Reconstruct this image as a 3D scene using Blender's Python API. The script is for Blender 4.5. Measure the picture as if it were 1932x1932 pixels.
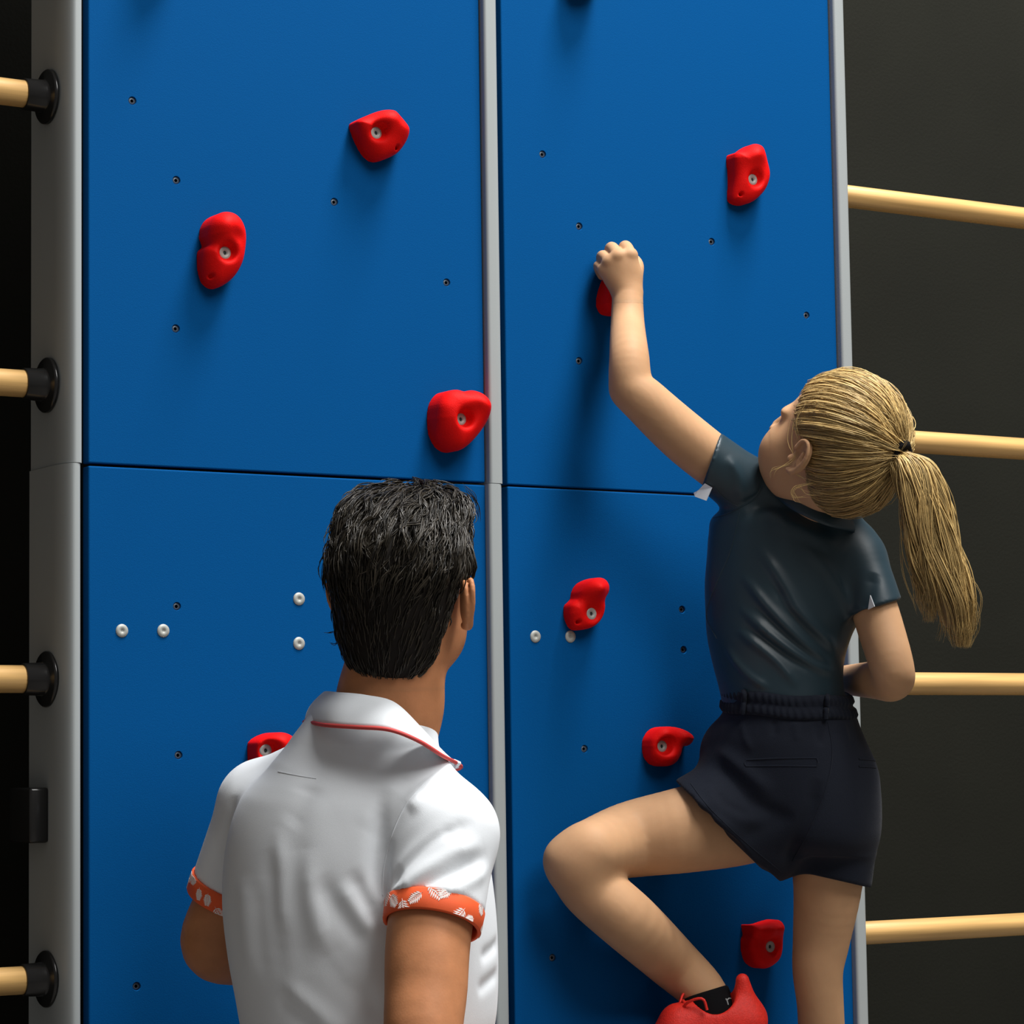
import bpy, bmesh, math, random
import numpy as np
from mathutils import Vector, Matrix
from mathutils.bvhtree import BVHTree
random.seed(7); rng = np.random.default_rng(7)
scene = bpy.context.scene
for o in list(bpy.data.objects): bpy.data.objects.remove(o)

# ------------------------------------------------------------------ camera
FPX = 5256.2
TH, PH, RO = math.radians(32.357), math.radians(5.2502), math.radians(-0.8272)
CAM = np.array([-1.735, -3.4658, 1.40])
_F = np.array([math.sin(TH)*math.cos(PH), math.cos(TH)*math.cos(PH), math.sin(PH)])
_R0 = np.array([math.cos(TH), -math.sin(TH), 0.0]); _U0 = np.cross(_R0, _F)
_R = _R0*math.cos(RO)+_U0*math.sin(RO); _U = -_R0*math.sin(RO)+_U0*math.cos(RO)
B3 = np.array([_R, _U, _F])                      # rows: right, up, away
cd = bpy.data.cameras.new('camera'); cam = bpy.data.objects.new('camera', cd)
scene.collection.objects.link(cam)
cd.sensor_width = 36; cd.lens = FPX/1932*36; cd.clip_start = 0.05
cam.matrix_world = Matrix(((_R[0], _U[0], -_F[0], CAM[0]), (_R[1], _U[1], -_F[1], CAM[1]), (_R[2], _U[2], -_F[2], CAM[2]), (0, 0, 0, 1)))
scene.camera = cam

# ------------------------------------------------------------------ light
world = bpy.data.worlds.new('world'); scene.world = world; world.use_nodes = True
bg = world.node_tree.nodes['Background']; bg.inputs[0].default_value = (1.0, 0.93, 0.89, 1); bg.inputs[1].default_value = 0.16
def area(name, loc, target, size, power, col=(1, 1, 1)):
    l = bpy.data.lights.new(name, 'AREA'); l.shape = 'SQUARE'; l.size = size; l.energy = power; l.color = col
    o = bpy.data.objects.new(name, l); scene.collection.objects.link(o); o.location = loc
    o.rotation_euler = (Vector(target)-Vector(loc)).to_track_quat('-Z', 'Y').to_euler(); return o
area('hall_lamp', (1.45, -1.45, 7.0), (0.55, -0.1, 1.5), 1.5, 520, (1.0, 0.985, 0.96))
area('rear_fill', (1.0, -4.2, 6.0), (0.3, 0, 1.4), 2.8, 255, (1.0, 0.985, 0.96))  # added fill to brighten the man's back, not a known hall fixture
scene.view_settings.view_transform = 'Standard'; scene.view_settings.look = 'None'
scene.view_settings.exposure = 0.0; scene.view_settings.gamma = 1.0; scene.view_settings.use_curve_mapping = False

# ------------------------------------------------------------------ helpers
def lin(h):
    h = h.lstrip('#'); c = [int(h[i:i+2], 16)/255 for i in (0, 2, 4)]
    return tuple(x/12.92 if x <= .04045 else ((x+.055)/1.055)**2.4 for x in c)+(1,)
def mat(name, col, rough=0.5, metal=0.0, bump=0.0, bscale=400, var=0.0, vscale=8, spec=0.5, sss=0.0, sheen=0.0, island=0.0, stretch=None, coat=0.0):
    m = bpy.data.materials.new(name); m.use_nodes = True; nt = m.node_tree; N = nt.nodes; L = nt.links
    b = N['Principled BSDF']; c = lin(col) if isinstance(col, str) else tuple(col)+(1,)
    b.inputs['Base Color'].default_value = c; b.inputs['Roughness'].default_value = rough; b.inputs['Metallic'].default_value = metal
    b.inputs['Specular IOR Level'].default_value = spec
    if coat: b.inputs['Coat Weight'].default_value = coat
    if sheen: b.inputs['Sheen Weight'].default_value = sheen; b.inputs['Sheen Roughness'].default_value = 0.4
    if sss:
        b.inputs['Subsurface Weight'].default_value = sss; b.inputs['Subsurface Radius'].default_value = (1, .35, .2); b.inputs['Subsurface Scale'].default_value = 0.006
    tc = N.new('ShaderNodeTexCoord'); mp = N.new('ShaderNodeMapping'); L.new(tc.outputs['Object'], mp.inputs[0])
    if stretch: mp.inputs['Scale'].default_value = stretch
    if var or island:
        src = None
        if island:
            g = N.new('ShaderNodeNewGeometry'); src = g.outputs['Random Per Island']; amt = island
        else:
            n = N.new('ShaderNodeTexNoise'); n.inputs['Scale'].default_value = vscale; n.inputs['Detail'].default_value = 4
            L.new(mp.outputs[0], n.inputs['Vector']); src = n.outputs['Fac']; amt = var
        r = N.new('ShaderNodeMapRange'); r.inputs['To Min'].default_value = 1-amt; r.inputs['To Max'].default_value = 1+amt
        if not island: r.inputs['From Min'].default_value = .3; r.inputs['From Max'].default_value = .7
        L.new(src, r.inputs['Value'])
        mx = N.new('ShaderNodeMix'); mx.data_type = 'RGBA'; mx.blend_type = 'MULTIPLY'; mx.inputs['Factor'].default_value = 1
        mx.inputs['A'].default_value = c; L.new(r.outputs[0], mx.inputs['B']); L.new(mx.outputs['Result'], b.inputs['Base Color'])
    if bump:
        n2 = N.new('ShaderNodeTexNoise'); n2.inputs['Scale'].default_value = bscale; n2.inputs['Detail'].default_value = 3
        L.new(mp.outputs[0], n2.inputs['Vector'])
        bp = N.new('ShaderNodeBump'); bp.inputs['Strength'].default_value = bump; bp.inputs['Distance'].default_value = 0.002
        L.new(n2.outputs['Fac'], bp.inputs['Height']); L.new(bp.outputs[0], b.inputs['Normal'])
    return m
M = dict(
    blue=mat('blue_panel', (0.0012, 0.073, 0.245), 0.7, bump=.12, bscale=700, var=.08, vscale=900, spec=.03),
    post=mat('grey_powdercoat', (0.34, 0.37, 0.375), 0.42, bump=.05, bscale=900),
    wood=mat('ash_wood', (0.62, 0.375, 0.135), 0.38, var=.28, vscale=26, stretch=(.12, 3, 3), bump=.05, bscale=120),
    blackp=mat('black_plastic', (0.012, 0.012, 0.012), 0.22),
    red=mat('red_resin', (0.78, 0.004, 0.003), 0.6, bump=.25, bscale=900, var=.06, vscale=700, spec=.12),
    steel=mat('zinc_steel', (0.40, 0.41, 0.38), 0.5, metal=.1),
    steeldk=mat('dark_steel', (0.10, 0.13, 0.17), 0.4, metal=.3),
    hole=mat('dark_socket', (0.03, 0.03, 0.032), 0.6),
    back=mat('dark_wall_paint', (0.0125, 0.0128, 0.0092), 0.85, var=.12, vscale=3, bump=.25, bscale=160, spec=.15),
    floor=mat('grey_sports_floor', (0.16, 0.15, 0.14), 0.5, var=.1, vscale=4),
    skin_g=mat('fair_skin', (0.52, 0.30, 0.16), 0.6, var=.05, vscale=30, sss=.12, spec=.2, bump=.04, bscale=300),
    skin_m=mat('tanned_skin', (0.48, 0.205, 0.092), 0.55, var=.09, vscale=40, sss=.1, spec=.25, bump=.08, bscale=350),
    navy=mat('dark_teal_jersey', (0.009, 0.029, 0.042), 0.45, bump=.08, bscale=1500, sheen=.08, spec=.5),
    shorts=mat('navy_sweat_fabric', (0.009, 0.012, 0.021), 0.85, bump=.3, bscale=900, sheen=.05, spec=.2),
    whitec=mat('white_pique_cotton', (0.77, 0.81, 0.85), 0.85, bump=.15, bscale=1400, sheen=.1, spec=.2),
    piping=mat('red_piping', (0.58, 0.06, 0.055), 0.7),
    orange=mat('orange_print_cuff', (0.80, 0.105, 0.022), 0.7, var=.12, vscale=25, bump=.1, bscale=1400),
    leafw=mat('white_leaf_print', (0.85, 0.78, 0.75), 0.8),
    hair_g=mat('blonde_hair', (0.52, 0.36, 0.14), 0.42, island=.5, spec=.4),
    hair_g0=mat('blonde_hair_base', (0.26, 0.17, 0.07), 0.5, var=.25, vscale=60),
    hair_m=mat('dark_brown_hair', (0.026, 0.021, 0.014), 0.40, island=.8, spec=.4),
    hair_m0=mat('dark_hair_base', (0.009, 0.007, 0.0055), 0.7, spec=.15),
    blackf=mat('black_fabric', (0.006, 0.006, 0.007), 0.9, spec=.1),
    shoe=mat('red_mesh_shoe', (0.80, 0.022, 0.010), 0.6, bump=.4, bscale=500, var=.12, vscale=200),
    sole=mat('white_rubber', (0.6, 0.58, 0.55), 0.6),
    grey=mat('grey_print', (0.30, 0.33, 0.33), 0.7),
    trouser=mat('dark_trouser', (0.02, 0.022, 0.03), 0.8, bump=.2, bscale=900),
    eyew=mat('eye_white', (0.75, 0.72, 0.7), 0.2), iris=mat('blue_grey_iris', (0.08, 0.13, 0.17), 0.2),
    lip=mat('lip_skin', (0.50, 0.20, 0.15), 0.45),
)
def tag(o, label=None, cat=None, group=None, kind=None):
    if label: o['label'] = label
    if cat: o['category'] = cat
    if group: o['group'] = group
    if kind: o['kind'] = kind
    return o
def root_loc(o):
    while o.parent: o = o.parent
    return np.array(o.location)
def obj(name, v, f, m, parent=None, smooth=True, loc=None):
    """world-space verts -> one mesh object; children keep the root's origin, top-level things get loc as origin"""
    v = np.asarray(v, float).reshape(-1, 3)
    base = root_loc(parent) if parent else (np.array(loc, float) if loc is not None else np.zeros(3))
    me = bpy.data.meshes.new(name)
    if isinstance(f, np.ndarray):
        f = f.astype(np.int32); n = f.shape[1]; vv = (v-base).astype(np.float32)
        me.vertices.add(len(vv)); me.vertices.foreach_set('co', vv.ravel())
        me.loops.add(f.size); me.loops.foreach_set('vertex_index', f.ravel())
        me.polygons.add(len(f)); me.polygons.foreach_set('loop_start', np.arange(0, f.size, n, dtype=np.int32))
        me.update(calc_edges=True); me.validate()
    else:
        me.from_pydata([tuple(p) for p in (v-base)], [], [tuple(q) for q in f]); me.update()
    if smooth: me.polygons.foreach_set('use_smooth', np.ones(len(me.polygons), bool))
    me.materials.append(m)
    o = bpy.data.objects.new(name, me); scene.collection.objects.link(o)
    if parent: o.parent = parent
    else: o.location = base
    return o
def empty(name, loc):
    o = bpy.data.objects.new(name, None); scene.collection.objects.link(o); o.location = loc; o.empty_display_size = .05; return o
def cp(px, py, d): return np.array([(px-966)/FPX*d, -(py-966)/FPX*d, d])
def c2w(P): return CAM+np.asarray(P)@B3
def w2c(P): return (np.asarray(P)-CAM)@B3.T
def wallpt(px, py, y=0.0):
    d = _F+_R*(px-966)/FPX-_U*(py-966)/FPX; t = (y-CAM[1])/d[1]; return CAM+d*t
def wdepth(px, py, y=0.0): return float((wallpt(px, py, y)-CAM)@_F)
def box(x0, x1, y0, y1, z0, z1, bev=0.0, seg=2):
    bm = bmesh.new(); bmesh.ops.create_cube(bm, size=1)
    for v in bm.verts: v.co = Vector((x0+(v.co.x+.5)*(x1-x0), y0+(v.co.y+.5)*(y1-y0), z0+(v.co.z+.5)*(z1-z0)))
    if bev: bmesh.ops.bevel(bm, geom=bm.edges[:], offset=bev, segments=seg, affect='EDGES', profile=.5)
    bm.normal_update(); bm.verts.index_update()
    v = [tuple(p.co) for p in bm.verts]; f = [[q.index for q in p.verts] for p in bm.faces]; bm.free(); return v, f
def lathe(prof, c, axis, n=24):
    """prof [(t along axis, radius)], closed ends when radius 0"""
    axis = np.array(axis, float); axis /= np.linalg.norm(axis)
    a = np.cross(axis, [0, 0, 1.0]) if abs(axis[2]) < .9 else np.cross(axis, [1.0, 0, 0]); a /= np.linalg.norm(a); b = np.cross(axis, a)
    v = []; f = []
    for t, r in prof:
        for i in range(n):
            an = 2*math.pi*i/n; v.append(np.array(c)+axis*t+(a*math.cos(an)+b*math.sin(an))*max(r, 1e-5))
    for j in range(len(prof)-1):
        for i in range(n):
            k = (i+1) % n; f.append((j*n+i, j*n+k, (j+1)*n+k, (j+1)*n+i))
    return v, f
def tubes(paths, rad, sides=3, taper=True):
    """paths (N,M,3) -> prism tubes as one vertex/face set"""
    P = np.asarray(paths, float)
    if P.ndim == 2: P = P[None]
    N, Mn, _ = P.shape
    T = np.gradient(P, axis=1); T /= np.linalg.norm(T, axis=2, keepdims=True)+1e-12
    ref = np.array([0.31, 0.83, 0.46]); A = np.cross(T, ref); A /= np.linalg.norm(A, axis=2, keepdims=True)+1e-9; Bv = np.cross(T, A)
    rad = np.broadcast_to(np.asarray(rad, float), (N, Mn))[..., None] if np.ndim(rad) else np.full((N, Mn, 1), rad)
    if taper: rad = rad*np.clip(np.sin(np.linspace(.18, math.pi*.97, Mn))*1.3, .12, 1)[None, :, None]
    V = np.stack([P+rad*(A*math.cos(2*math.pi*s/sides)+Bv*math.sin(2*math.pi*s/sides)) for s in range(sides)], axis=2)
    idx = np.arange(N*Mn*sides).reshape(N, Mn, sides); F = []
    for s in range(sides):
        s2 = (s+1) % sides
        F.append(np.stack([idx[:, :-1, s], idx[:, :-1, s2], idx[:, 1:, s2], idx[:, 1:, s]], -1).reshape(-1, 4))
    return V.reshape(-1, 3), np.concatenate(F)
def cr(pts, n):
    """Catmull-Rom through points -> n samples"""
    P = np.asarray(pts, float); Q = np.vstack([2*P[0]-P[1], P, 2*P[-1]-P[-2]]); m = len(P)-1
    out = []
    for t in np.linspace(0, m, n):
        i = min(int(t), m-1); u = t-i; a, b, c, d = Q[i:i+4]
        out.append(.5*(2*b+(c-a)*u+(2*a-5*b+4*c-d)*u*u+(3*b-a-3*c+d)*u**3))
    return np.array(out)

# ------------------------------------------------------------------ implicit surfaces
def smin(a, b, k):
    if k <= 0: return np.minimum(a, b)
    h = np.clip(.5+.5*(b-a)/k, 0, 1); return b+(a-b)*h-k*h*(1-h)
class SDF:
    def __init__(s): s.p = []
    def add(s, lo, hi, fn, k=0.01, op='u', cuts=()): s.p.append((np.array(lo, float), np.array(hi, float), fn, k, op, cuts)); return s
    def cone(s, a, b, ra, rb, k=0.01, op='u', sq=None, cuts=()):
        a = np.asarray(a, float); b = np.asarray(b, float); ba = b-a; L2 = ba@ba+1e-12; rm = max(ra, rb)
        def fn(X, Y, Z):
            px, py, pz = X-a[0], Y-a[1], Z-a[2]
            t = np.clip((px*ba[0]+py*ba[1]+pz*ba[2])/L2, 0, 1)
            qx, qy, qz = px-t*ba[0], py-t*ba[1], pz-t*ba[2]
            r2 = qx*qx+qy*qy+qz*qz
            if sq is not None:
                n, s_ = sq; dn = qx*n[0]+qy*n[1]+qz*n[2]; r2 = r2+(1/s_**2-1)*dn*dn
            return np.sqrt(r2)-(ra+(rb-ra)*t)
        return s.add(np.minimum(a, b)-rm, np.maximum(a, b)+rm, fn, k, op, cuts)
    def chain(s, pts, rs, k=0.01, op='u', cuts=(), sub=6):
        """one smooth tapering limb through the given joints (spline centre line and radii)"""
        n = (len(pts)-1)*sub+1; C = cr(pts, n) if len(pts) > 2 else np.linspace(pts[0], pts[1], n)
        tt = np.linspace(0, len(pts)-1, n); R = np.interp(tt, np.arange(len(rs)), rs)
        for _ in range(sub//2): R[1:-1] = (R[:-2]+2*R[1:-1]+R[2:])/4
        def fn(X, Y, Z):
            ax = [X.ravel(), Y.ravel(), Z.ravel()]; D = np.full([len(a) for a in ax], .2, np.float32)
            for i in range(n-1):
                a, b = C[i], C[i+1]; rm = max(R[i], R[i+1])+max(k, .012)+.012; sl = []
                for j in range(3):
                    lo, hi = min(a[j], b[j])-rm, max(a[j], b[j])+rm
                    sl.append(slice(np.searchsorted(ax[j], lo), np.searchsorted(ax[j], hi)))
                if any(q.start >= q.stop for q in sl): continue
                x, y, z = ax[0][sl[0]][:, None, None]-a[0], ax[1][sl[1]][None, :, None]-a[1], ax[2][sl[2]][None, None, :]-a[2]
                ba = b-a; t = np.clip((x*ba[0]+y*ba[1]+z*ba[2])/(ba@ba+1e-12), 0, 1)
                d = np.sqrt((x-t*ba[0])**2+(y-t*ba[1])**2+(z-t*ba[2])**2)-(R[i]+(R[i+1]-R[i])*t)
                sl = tuple(sl); D[sl] = np.minimum(D[sl], d)
            return D
        rm = R.max(); return s.add(C.min(0)-rm, C.max(0)+rm, fn, k, op, cuts)
    def ell(s, c, r, basis=None, k=0.01, op='u', cuts=()):
        c = np.asarray(c, float); r = np.asarray(r, float); Bm = np.eye(3) if basis is None else np.asarray(basis)
        rm = r.max()
        def fn(X, Y, Z):
            p = [X-c[0], Y-c[1], Z-c[2]]; k0 = 0; k1 = 0
            for i in range(3):
                q = p[0]*Bm[i][0]+p[1]*Bm[i][1]+p[2]*Bm[i][2]; k0 = k0+(q/r[i])**2; k1 = k1+(q/r[i]**2)**2
            k0 = np.sqrt(k0); k1 = np.sqrt(k1)+1e-9; return k0*(k0-1)/k1
        return s.add(c-rm, c+rm, fn, k, op, cuts)
    def loft(s, secs, k=0.02, cuts=(), op='u'):
        """secs: (y, cx, cz, a, b, rot) sorted by y"""
        S_ = np.array(sorted(secs), float); S_ = cr(S_, 14*len(S_)); S_ = S_[np.argsort(S_[:, 0])]; rm = S_[:, 3:5].max()
        def fn(X, Y, Z):
            yy = np.clip(Y, S_[0, 0], S_[-1, 0]); g = [np.interp(yy, S_[:, 0], S_[:, i]) for i in range(1, 6)]
            dx = X-g[0]; dz = Z-g[1]; c_, s_ = np.cos(g[4]), np.sin(g[4])
            u = dx*c_+dz*s_; w = -dx*s_+dz*c_
            k0 = np.sqrt((u/g[2])**2+(w/g[3])**2); k1 = np.sqrt((u/g[2]**2)**2+(w/g[3]**2)**2)+1e-9
            d = np.where(k0 < 1e-4, -np.minimum(g[2], g[3]), k0*(k0-1)/k1)
            dy = np.maximum(Y-S_[-1, 0], S_[0, 0]-Y)
            return np.where(dy > 0, np.sqrt(np.maximum(d, 0)**2+dy**2)+np.minimum(d, 0)*0, np.maximum(d, dy))
        lo = [S_[:, 1].min()-rm, S_[0, 0], S_[:, 2].min()-rm]; hi = [S_[:, 1].max()+rm, S_[-1, 0], S_[:, 2].max()+rm]
        return s.add(lo, hi, fn, k, op, cuts)
    def bounds(s):
        u = [q for q in s.p if q[4] == 'u']; return np.min([q[0] for q in u], 0), np.max([q[1] for q in u], 0)
    def mesh(s, h, lo=None, hi=None, smooth=1):
        l0, h0 = s.bounds()
        lo = l0-3*h if lo is None else np.maximum(np.array(lo), l0-3*h); hi = h0+3*h if hi is None else np.minimum(np.array(hi), h0+3*h)
        ax = [np.arange(lo[i], hi[i]+h, h).astype(np.float32) for i in range(3)]
        D = np.full([len(a) for a in ax], 0.2, np.float32)
        for plo, phi, fn, k, op, cuts in s.p:
            pad = k+4*h; sl = []
            for i in range(3):
                a = np.searchsorted(ax[i], plo[i]-pad); b = np.searchsorted(ax[i], phi[i]+pad); sl.append(slice(a, b))
            if any(q.start >= q.stop for q in sl): continue
            X, Y, Z = ax[0][sl[0]][:, None, None], ax[1][sl[1]][None, :, None], ax[2][sl[2]][None, None, :]
            d = fn(X, Y, Z)
            for c in cuts: d = -smin(-d, -c(X, Y, Z), .004)
            sl = tuple(sl); d = np.broadcast_to(d, D[sl].shape)
            if op == 'u': D[sl] = smin(D[sl], d, k)
            elif op == 's': D[sl] = -smin(-D[sl], d, k)
            elif op == 'i': D[sl] = -smin(-D[sl], -d, k)
        V, F = surfnet(D); V = V*h+np.array([a[0] for a in ax])
        for _ in range(smooth): V = relax(V, F)
        return V, F
def surfnet(D):
    s = D < 0; n = np.array(D.shape)
    offs = [(i, j, k) for i in (0, 1) for j in (0, 1) for k in (0, 1)]
    vw = lambda A, o: A[o[0]:n[0]-1+o[0], o[1]:n[1]-1+o[1], o[2]:n[2]-1+o[2]]
    cnt = sum(vw(s, o).astype(np.int8) for o in offs); mask = (cnt > 0) & (cnt < 8)
    idx = np.full(mask.shape, -1, np.int64); c = np.argwhere(mask); idx[mask] = np.arange(len(c))
    acc = np.zeros((len(c), 3)); num = np.zeros(len(c))
    dv = {o: D[c[:, 0]+o[0], c[:, 1]+o[1], c[:, 2]+o[2]].astype(float) for o in offs}
    for o in offs:
        for a in range(3):
            if o[a] == 0:
                o2 = list(o); o2[a] = 1; o2 = tuple(o2); d0, d1 = dv[o], dv[o2]; x = (d0 < 0) != (d1 < 0)
                t = np.where(x, d0/np.where(x, d0-d1, 1), 0); p = np.tile(np.array(o, float), (len(c), 1)); p[:, a] = t
                acc[x] += p[x]; num[x] += 1
    V = c+acc/num[:, None]; F = []
    for a in range(3):
        b, d = (a+1) % 3, (a+2) % 3
        sa = np.take(s, range(0, n[a]-1), a); sb = np.take(s, range(1, n[a]), a); e = np.argwhere(sa != sb)
        e = e[(e[:, b] >= 1) & (e[:, d] >= 1) & (e[:, b] < n[b]-1) & (e[:, d] < n[d]-1)]
        ins = s[e[:, 0], e[:, 1], e[:, 2]]
        def I(db, dd):
            q = e.copy(); q[:, b] += db; q[:, d] += dd; return idx[q[:, 0], q[:, 1], q[:, 2]]
        q = np.stack([I(-1, -1), I(0, -1), I(0, 0), I(-1, 0)], 1); q[~ins] = q[~ins][:, ::-1]; F.append(q)
    F = np.concatenate(F); return V, F[(F >= 0).all(1)]
def relax(V, F, lam=.5, mu=-.52):
    for w in (lam, mu):
        S = np.zeros_like(V); c = np.zeros(len(V))
        for i in range(4):
            for j in (1, 3):
                np.add.at(S, F[:, i], V[F[:, (i+j) % 4]]); np.add.at(c, F[:, i], 1)
        V = V+w*(S/np.maximum(c, 1)[:, None]-V)
    return V
def vnorm(V, F):
    n = np.cross(V[F[:, 2]]-V[F[:, 0]], V[F[:, 3]]-V[F[:, 1]]); N = np.zeros_like(V)
    for i in range(4): np.add.at(N, F[:, i], n)
    return N/(np.linalg.norm(N, axis=1, keepdims=True)+1e-12)
def drop_inside(V, F, lo, hi, m):
    c = V[F].mean(1); ins = ((c > np.array(lo)+m) & (c < np.array(hi)-m)).all(1); F = F[~ins]
    u, inv = np.unique(F, return_inverse=True); return V[u], inv.reshape(F.shape)
def join(parts):
    Vs, Fs, o = [], [], 0
    for V, F in parts: Vs.append(V); Fs.append(F+o); o += len(V)
    return np.concatenate(Vs), np.concatenate(Fs)
def bvh(V, F): return BVHTree.FromPolygons([tuple(p) for p in V], [tuple(int(i) for i in q) for q in F])
def hit(tree, px, py):
    d = cp(px, py, 1.0); r = tree.ray_cast(Vector((0, 0, 0)), Vector(d)); return (np.array(r[0]), np.array(r[1])) if r[0] is not None else None
def hits(tree, pts, n=None):
    q = cr(pts, n or max(8, 6*len(pts))); return np.array([h[0] for h in (hit(tree, *p) for p in q) if h])
def fold(V, N, line, amp, w):
    """raise (amp>0) or sink a crease along a 3D polyline lying on the cloth; ends fade"""
    if len(line) < 4: return V
    lo, hi = line.min(0)-3*w, line.max(0)+3*w; m = np.where(((V > lo) & (V < hi)).all(1))[0]
    if not len(m): return V
    d = np.linalg.norm(V[m][:, None]-line[None], axis=2); j = d.argmin(1); dm = d[np.arange(len(m)), j]
    fade = np.clip(np.minimum(j+1, len(line)-j)/(len(line)*.22), 0, 1)
    V = V.copy(); V[m] += N[m]*(amp*np.exp(-(dm/w)**2)*fade)[:, None]; return V
def seam(name, tree, pts, r, m, parent, lift=0.0, n=None, closed=False):
    q = hits(tree, pts, n)
    if len(q) < 3: return None
    q = q*(1-lift/np.linalg.norm(q, axis=1, keepdims=True))
    v, f = tubes(q, r, 5, taper=False); return obj(name, c2w(v), f, m, parent)

# ------------------------------------------------------------------ setting
tag(obj('floor', *box(-6, 6, -7, .62, -.1, 0), M['floor'], smooth=False), kind='structure')
tag(obj('wall_back', *box(-6, 6, .55, .65, 0, 5.2), M['back'], smooth=False), kind='structure')

# ------------------------------------------------------------------ climbing frame: posts, boards, rungs
PX = [-0.2277, 0.4411, 1.1094]; PW = 0.025; ZS = 1.8165
plabel = ['grey upright post at the far left, black rung sockets on its side', 'grey upright post between the two columns of blue boards', 'grey upright post behind the climbing child, right edge of the boards']
def post_sec(x1, z0, z1, w, y0, y1, soft, r=.0105, n=6):
    # right front corner: small radius; left front corner: long soft curve into the side face
    right = [(x1-r+r*math.sin(t), y0+r-r*math.cos(t)) for t in np.linspace(0, math.pi/2, n+1)]
    rx, ry = (w*.55, .042) if soft else (.005, .005)
    left = [(x1-w+rx-rx*math.cos(t), y0+ry-ry*math.sin(t)) for t in np.linspace(0, math.pi/2, 2*n+1)]
    ring = left+right+[(x1, y1), (x1-w, y1)]
    m = len(ring); v = [(x, y, z0) for x, y in ring]+[(x, y, z1) for x, y in ring]
    f = [(i, (i+1) % m, m+(i+1) % m, m+i) for i in range(m) if i not in (m-3, m-2, m-1)]
    for i in (m-3, m-2, m-1):      # flat side and back faces keep their own corners so their shading stays flat
        j = (i+1) % m; b = len(v); v += [v[i], v[j], v[m+j], v[m+i]]; f.append((b, b+1, b+2, b+3))
    b = len(v); v += v[m:2*m]; f.append(tuple(range(b, b+m)))
    return v, f
for i, x in enumerate(PX):
    e = tag(empty('upright_post', (x-PW/2, .04, 0)), plabel[i], 'post', 'uprights of the climbing frame')
    for (z0, z1, dx) in ((0, ZS, -.0012), (ZS+.0008, 4.0, .0008)):
        o = obj('post_section', *post_sec(x+dx, z0, z1, PW, -.012, .112, i == 0), M['post'], e)
    if i == 0:
        b = wallpt(70, 1538, .06)
        tag(obj('wall_bracket', *box(x-PW-.028, x-PW, .045, .12, b[2]-.037, b[2]+.037, .004), M['blackp'], loc=(x-PW-.014, .08, b[2])), 'small black bracket on the left post between the two lowest rungs', 'bracket')
HOLES = [(250, 190), (333, 340), (631, 381), (843, 533), (332, 620), (334, 1144), (337, 1425), (258, 1861),
         (1024, 291), (1093, 427), (1343, 456), (1522, 595), (1093, 681), (1287, 1150), (1290, 1226), (1103, 1413), (1043, 1807)]
SCREWS = [(230, 1190), (308, 1190), (564, 1130), (564, 1214), (1010, 1201), (1076, 1201)]
hw = [wallpt(*p) for p in HOLES]; sw = [wallpt(*p) for p in SCREWS]
def board(name, label, x0, x1, z0, z1):
    e = tag(empty(name, ((x0+x1)/2, .009, z0)), label, 'climbing panel', 'blue boards of the climbing wall')
    v, f = box(x0, x1, 0, .02, z0, z1, .0022, 3)
    o = obj('board', v, f, M['blue'], e, smooth=False)
    hs = [p for p in hw if x0 < p[0] < x1 and z0 < p[2] < z1]
    bm = bmesh.new()
    for p in hs:
        vv, ff = lathe([(-.004, 0), (-.004, .0068), (.0, .0062), (.0012, .0056), (.016, .0052), (.016, 0)], p, (0, 1, 0), 14)
        bv = [bm.verts.new(Vector(q)-o.parent.location) for q in vv]
        for q in ff: bm.faces.new([bv[k] for k in q])
    bmesh.ops.remove_doubles(bm, verts=bm.verts[:], dist=1e-5); bmesh.ops.recalc_face_normals(bm, faces=bm.faces[:])
    cm = bpy.data.meshes.new('cut'); bm.to_mesh(cm); bm.free(); co = bpy.data.objects.new('cut', cm); scene.collection.objects.link(co); co.location = o.parent.location
    bpy.context.view_layer.update()
    md = o.modifiers.new('b', 'BOOLEAN'); md.operation = 'DIFFERENCE'; md.object = co; md.solver = 'EXACT'
    bpy.context.view_layer.update(); dg = bpy.context.evaluated_depsgraph_get()
    nm = bpy.data.meshes.new_from_object(o.evaluated_get(dg)); o.modifiers.clear(); o.data = nm
    if not nm.materials: nm.materials.append(M['blue'])
    bpy.data.objects.remove(co)
    for p in hs:   # threaded insert sitting at the bottom of each hole
        v, f = lathe([(.0022, .0024), (.0022, .0053), (.0075, .0053), (.0075, .0024), (.0022, .0024)], p, (0, 1, 0), 14); obj('threaded_insert', v, f, M['steeldk'], e)
    for p in sw:
        if x0 < p[0] < x1 and z0 < p[2] < z1:
            v, f = lathe([(-.0004, 0), (-.0004, .0018), (-.0014, .0024), (-.0018, .0050), (-.0012, .0088), (.0006, .0094), (.002, 0)], p, (0, 1, 0), 20); obj('screw_head', v, f, M['steel'], e)
    return e
G0 = .0125
board('climbing_board', 'blue upper climbing board with three red holds, left column', PX[0]+G0, PX[1]-PW-.001, ZS+.0022, 3.95)
board('climbing_board', 'blue lower climbing board behind the man, left column', PX[0]+G0, PX[1]-PW-.001, .05, ZS-.0016)
board('climbing_board', 'blue upper climbing board the child reaches up to, right column', PX[1]+G0, PX[2]-PW-.001, ZS+.0012, 3.95)
board('climbing_board', 'blue lower climbing board behind the child, right column', PX[1]+G0, PX[2]-PW-.001, .05, ZS-.0016)

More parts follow.
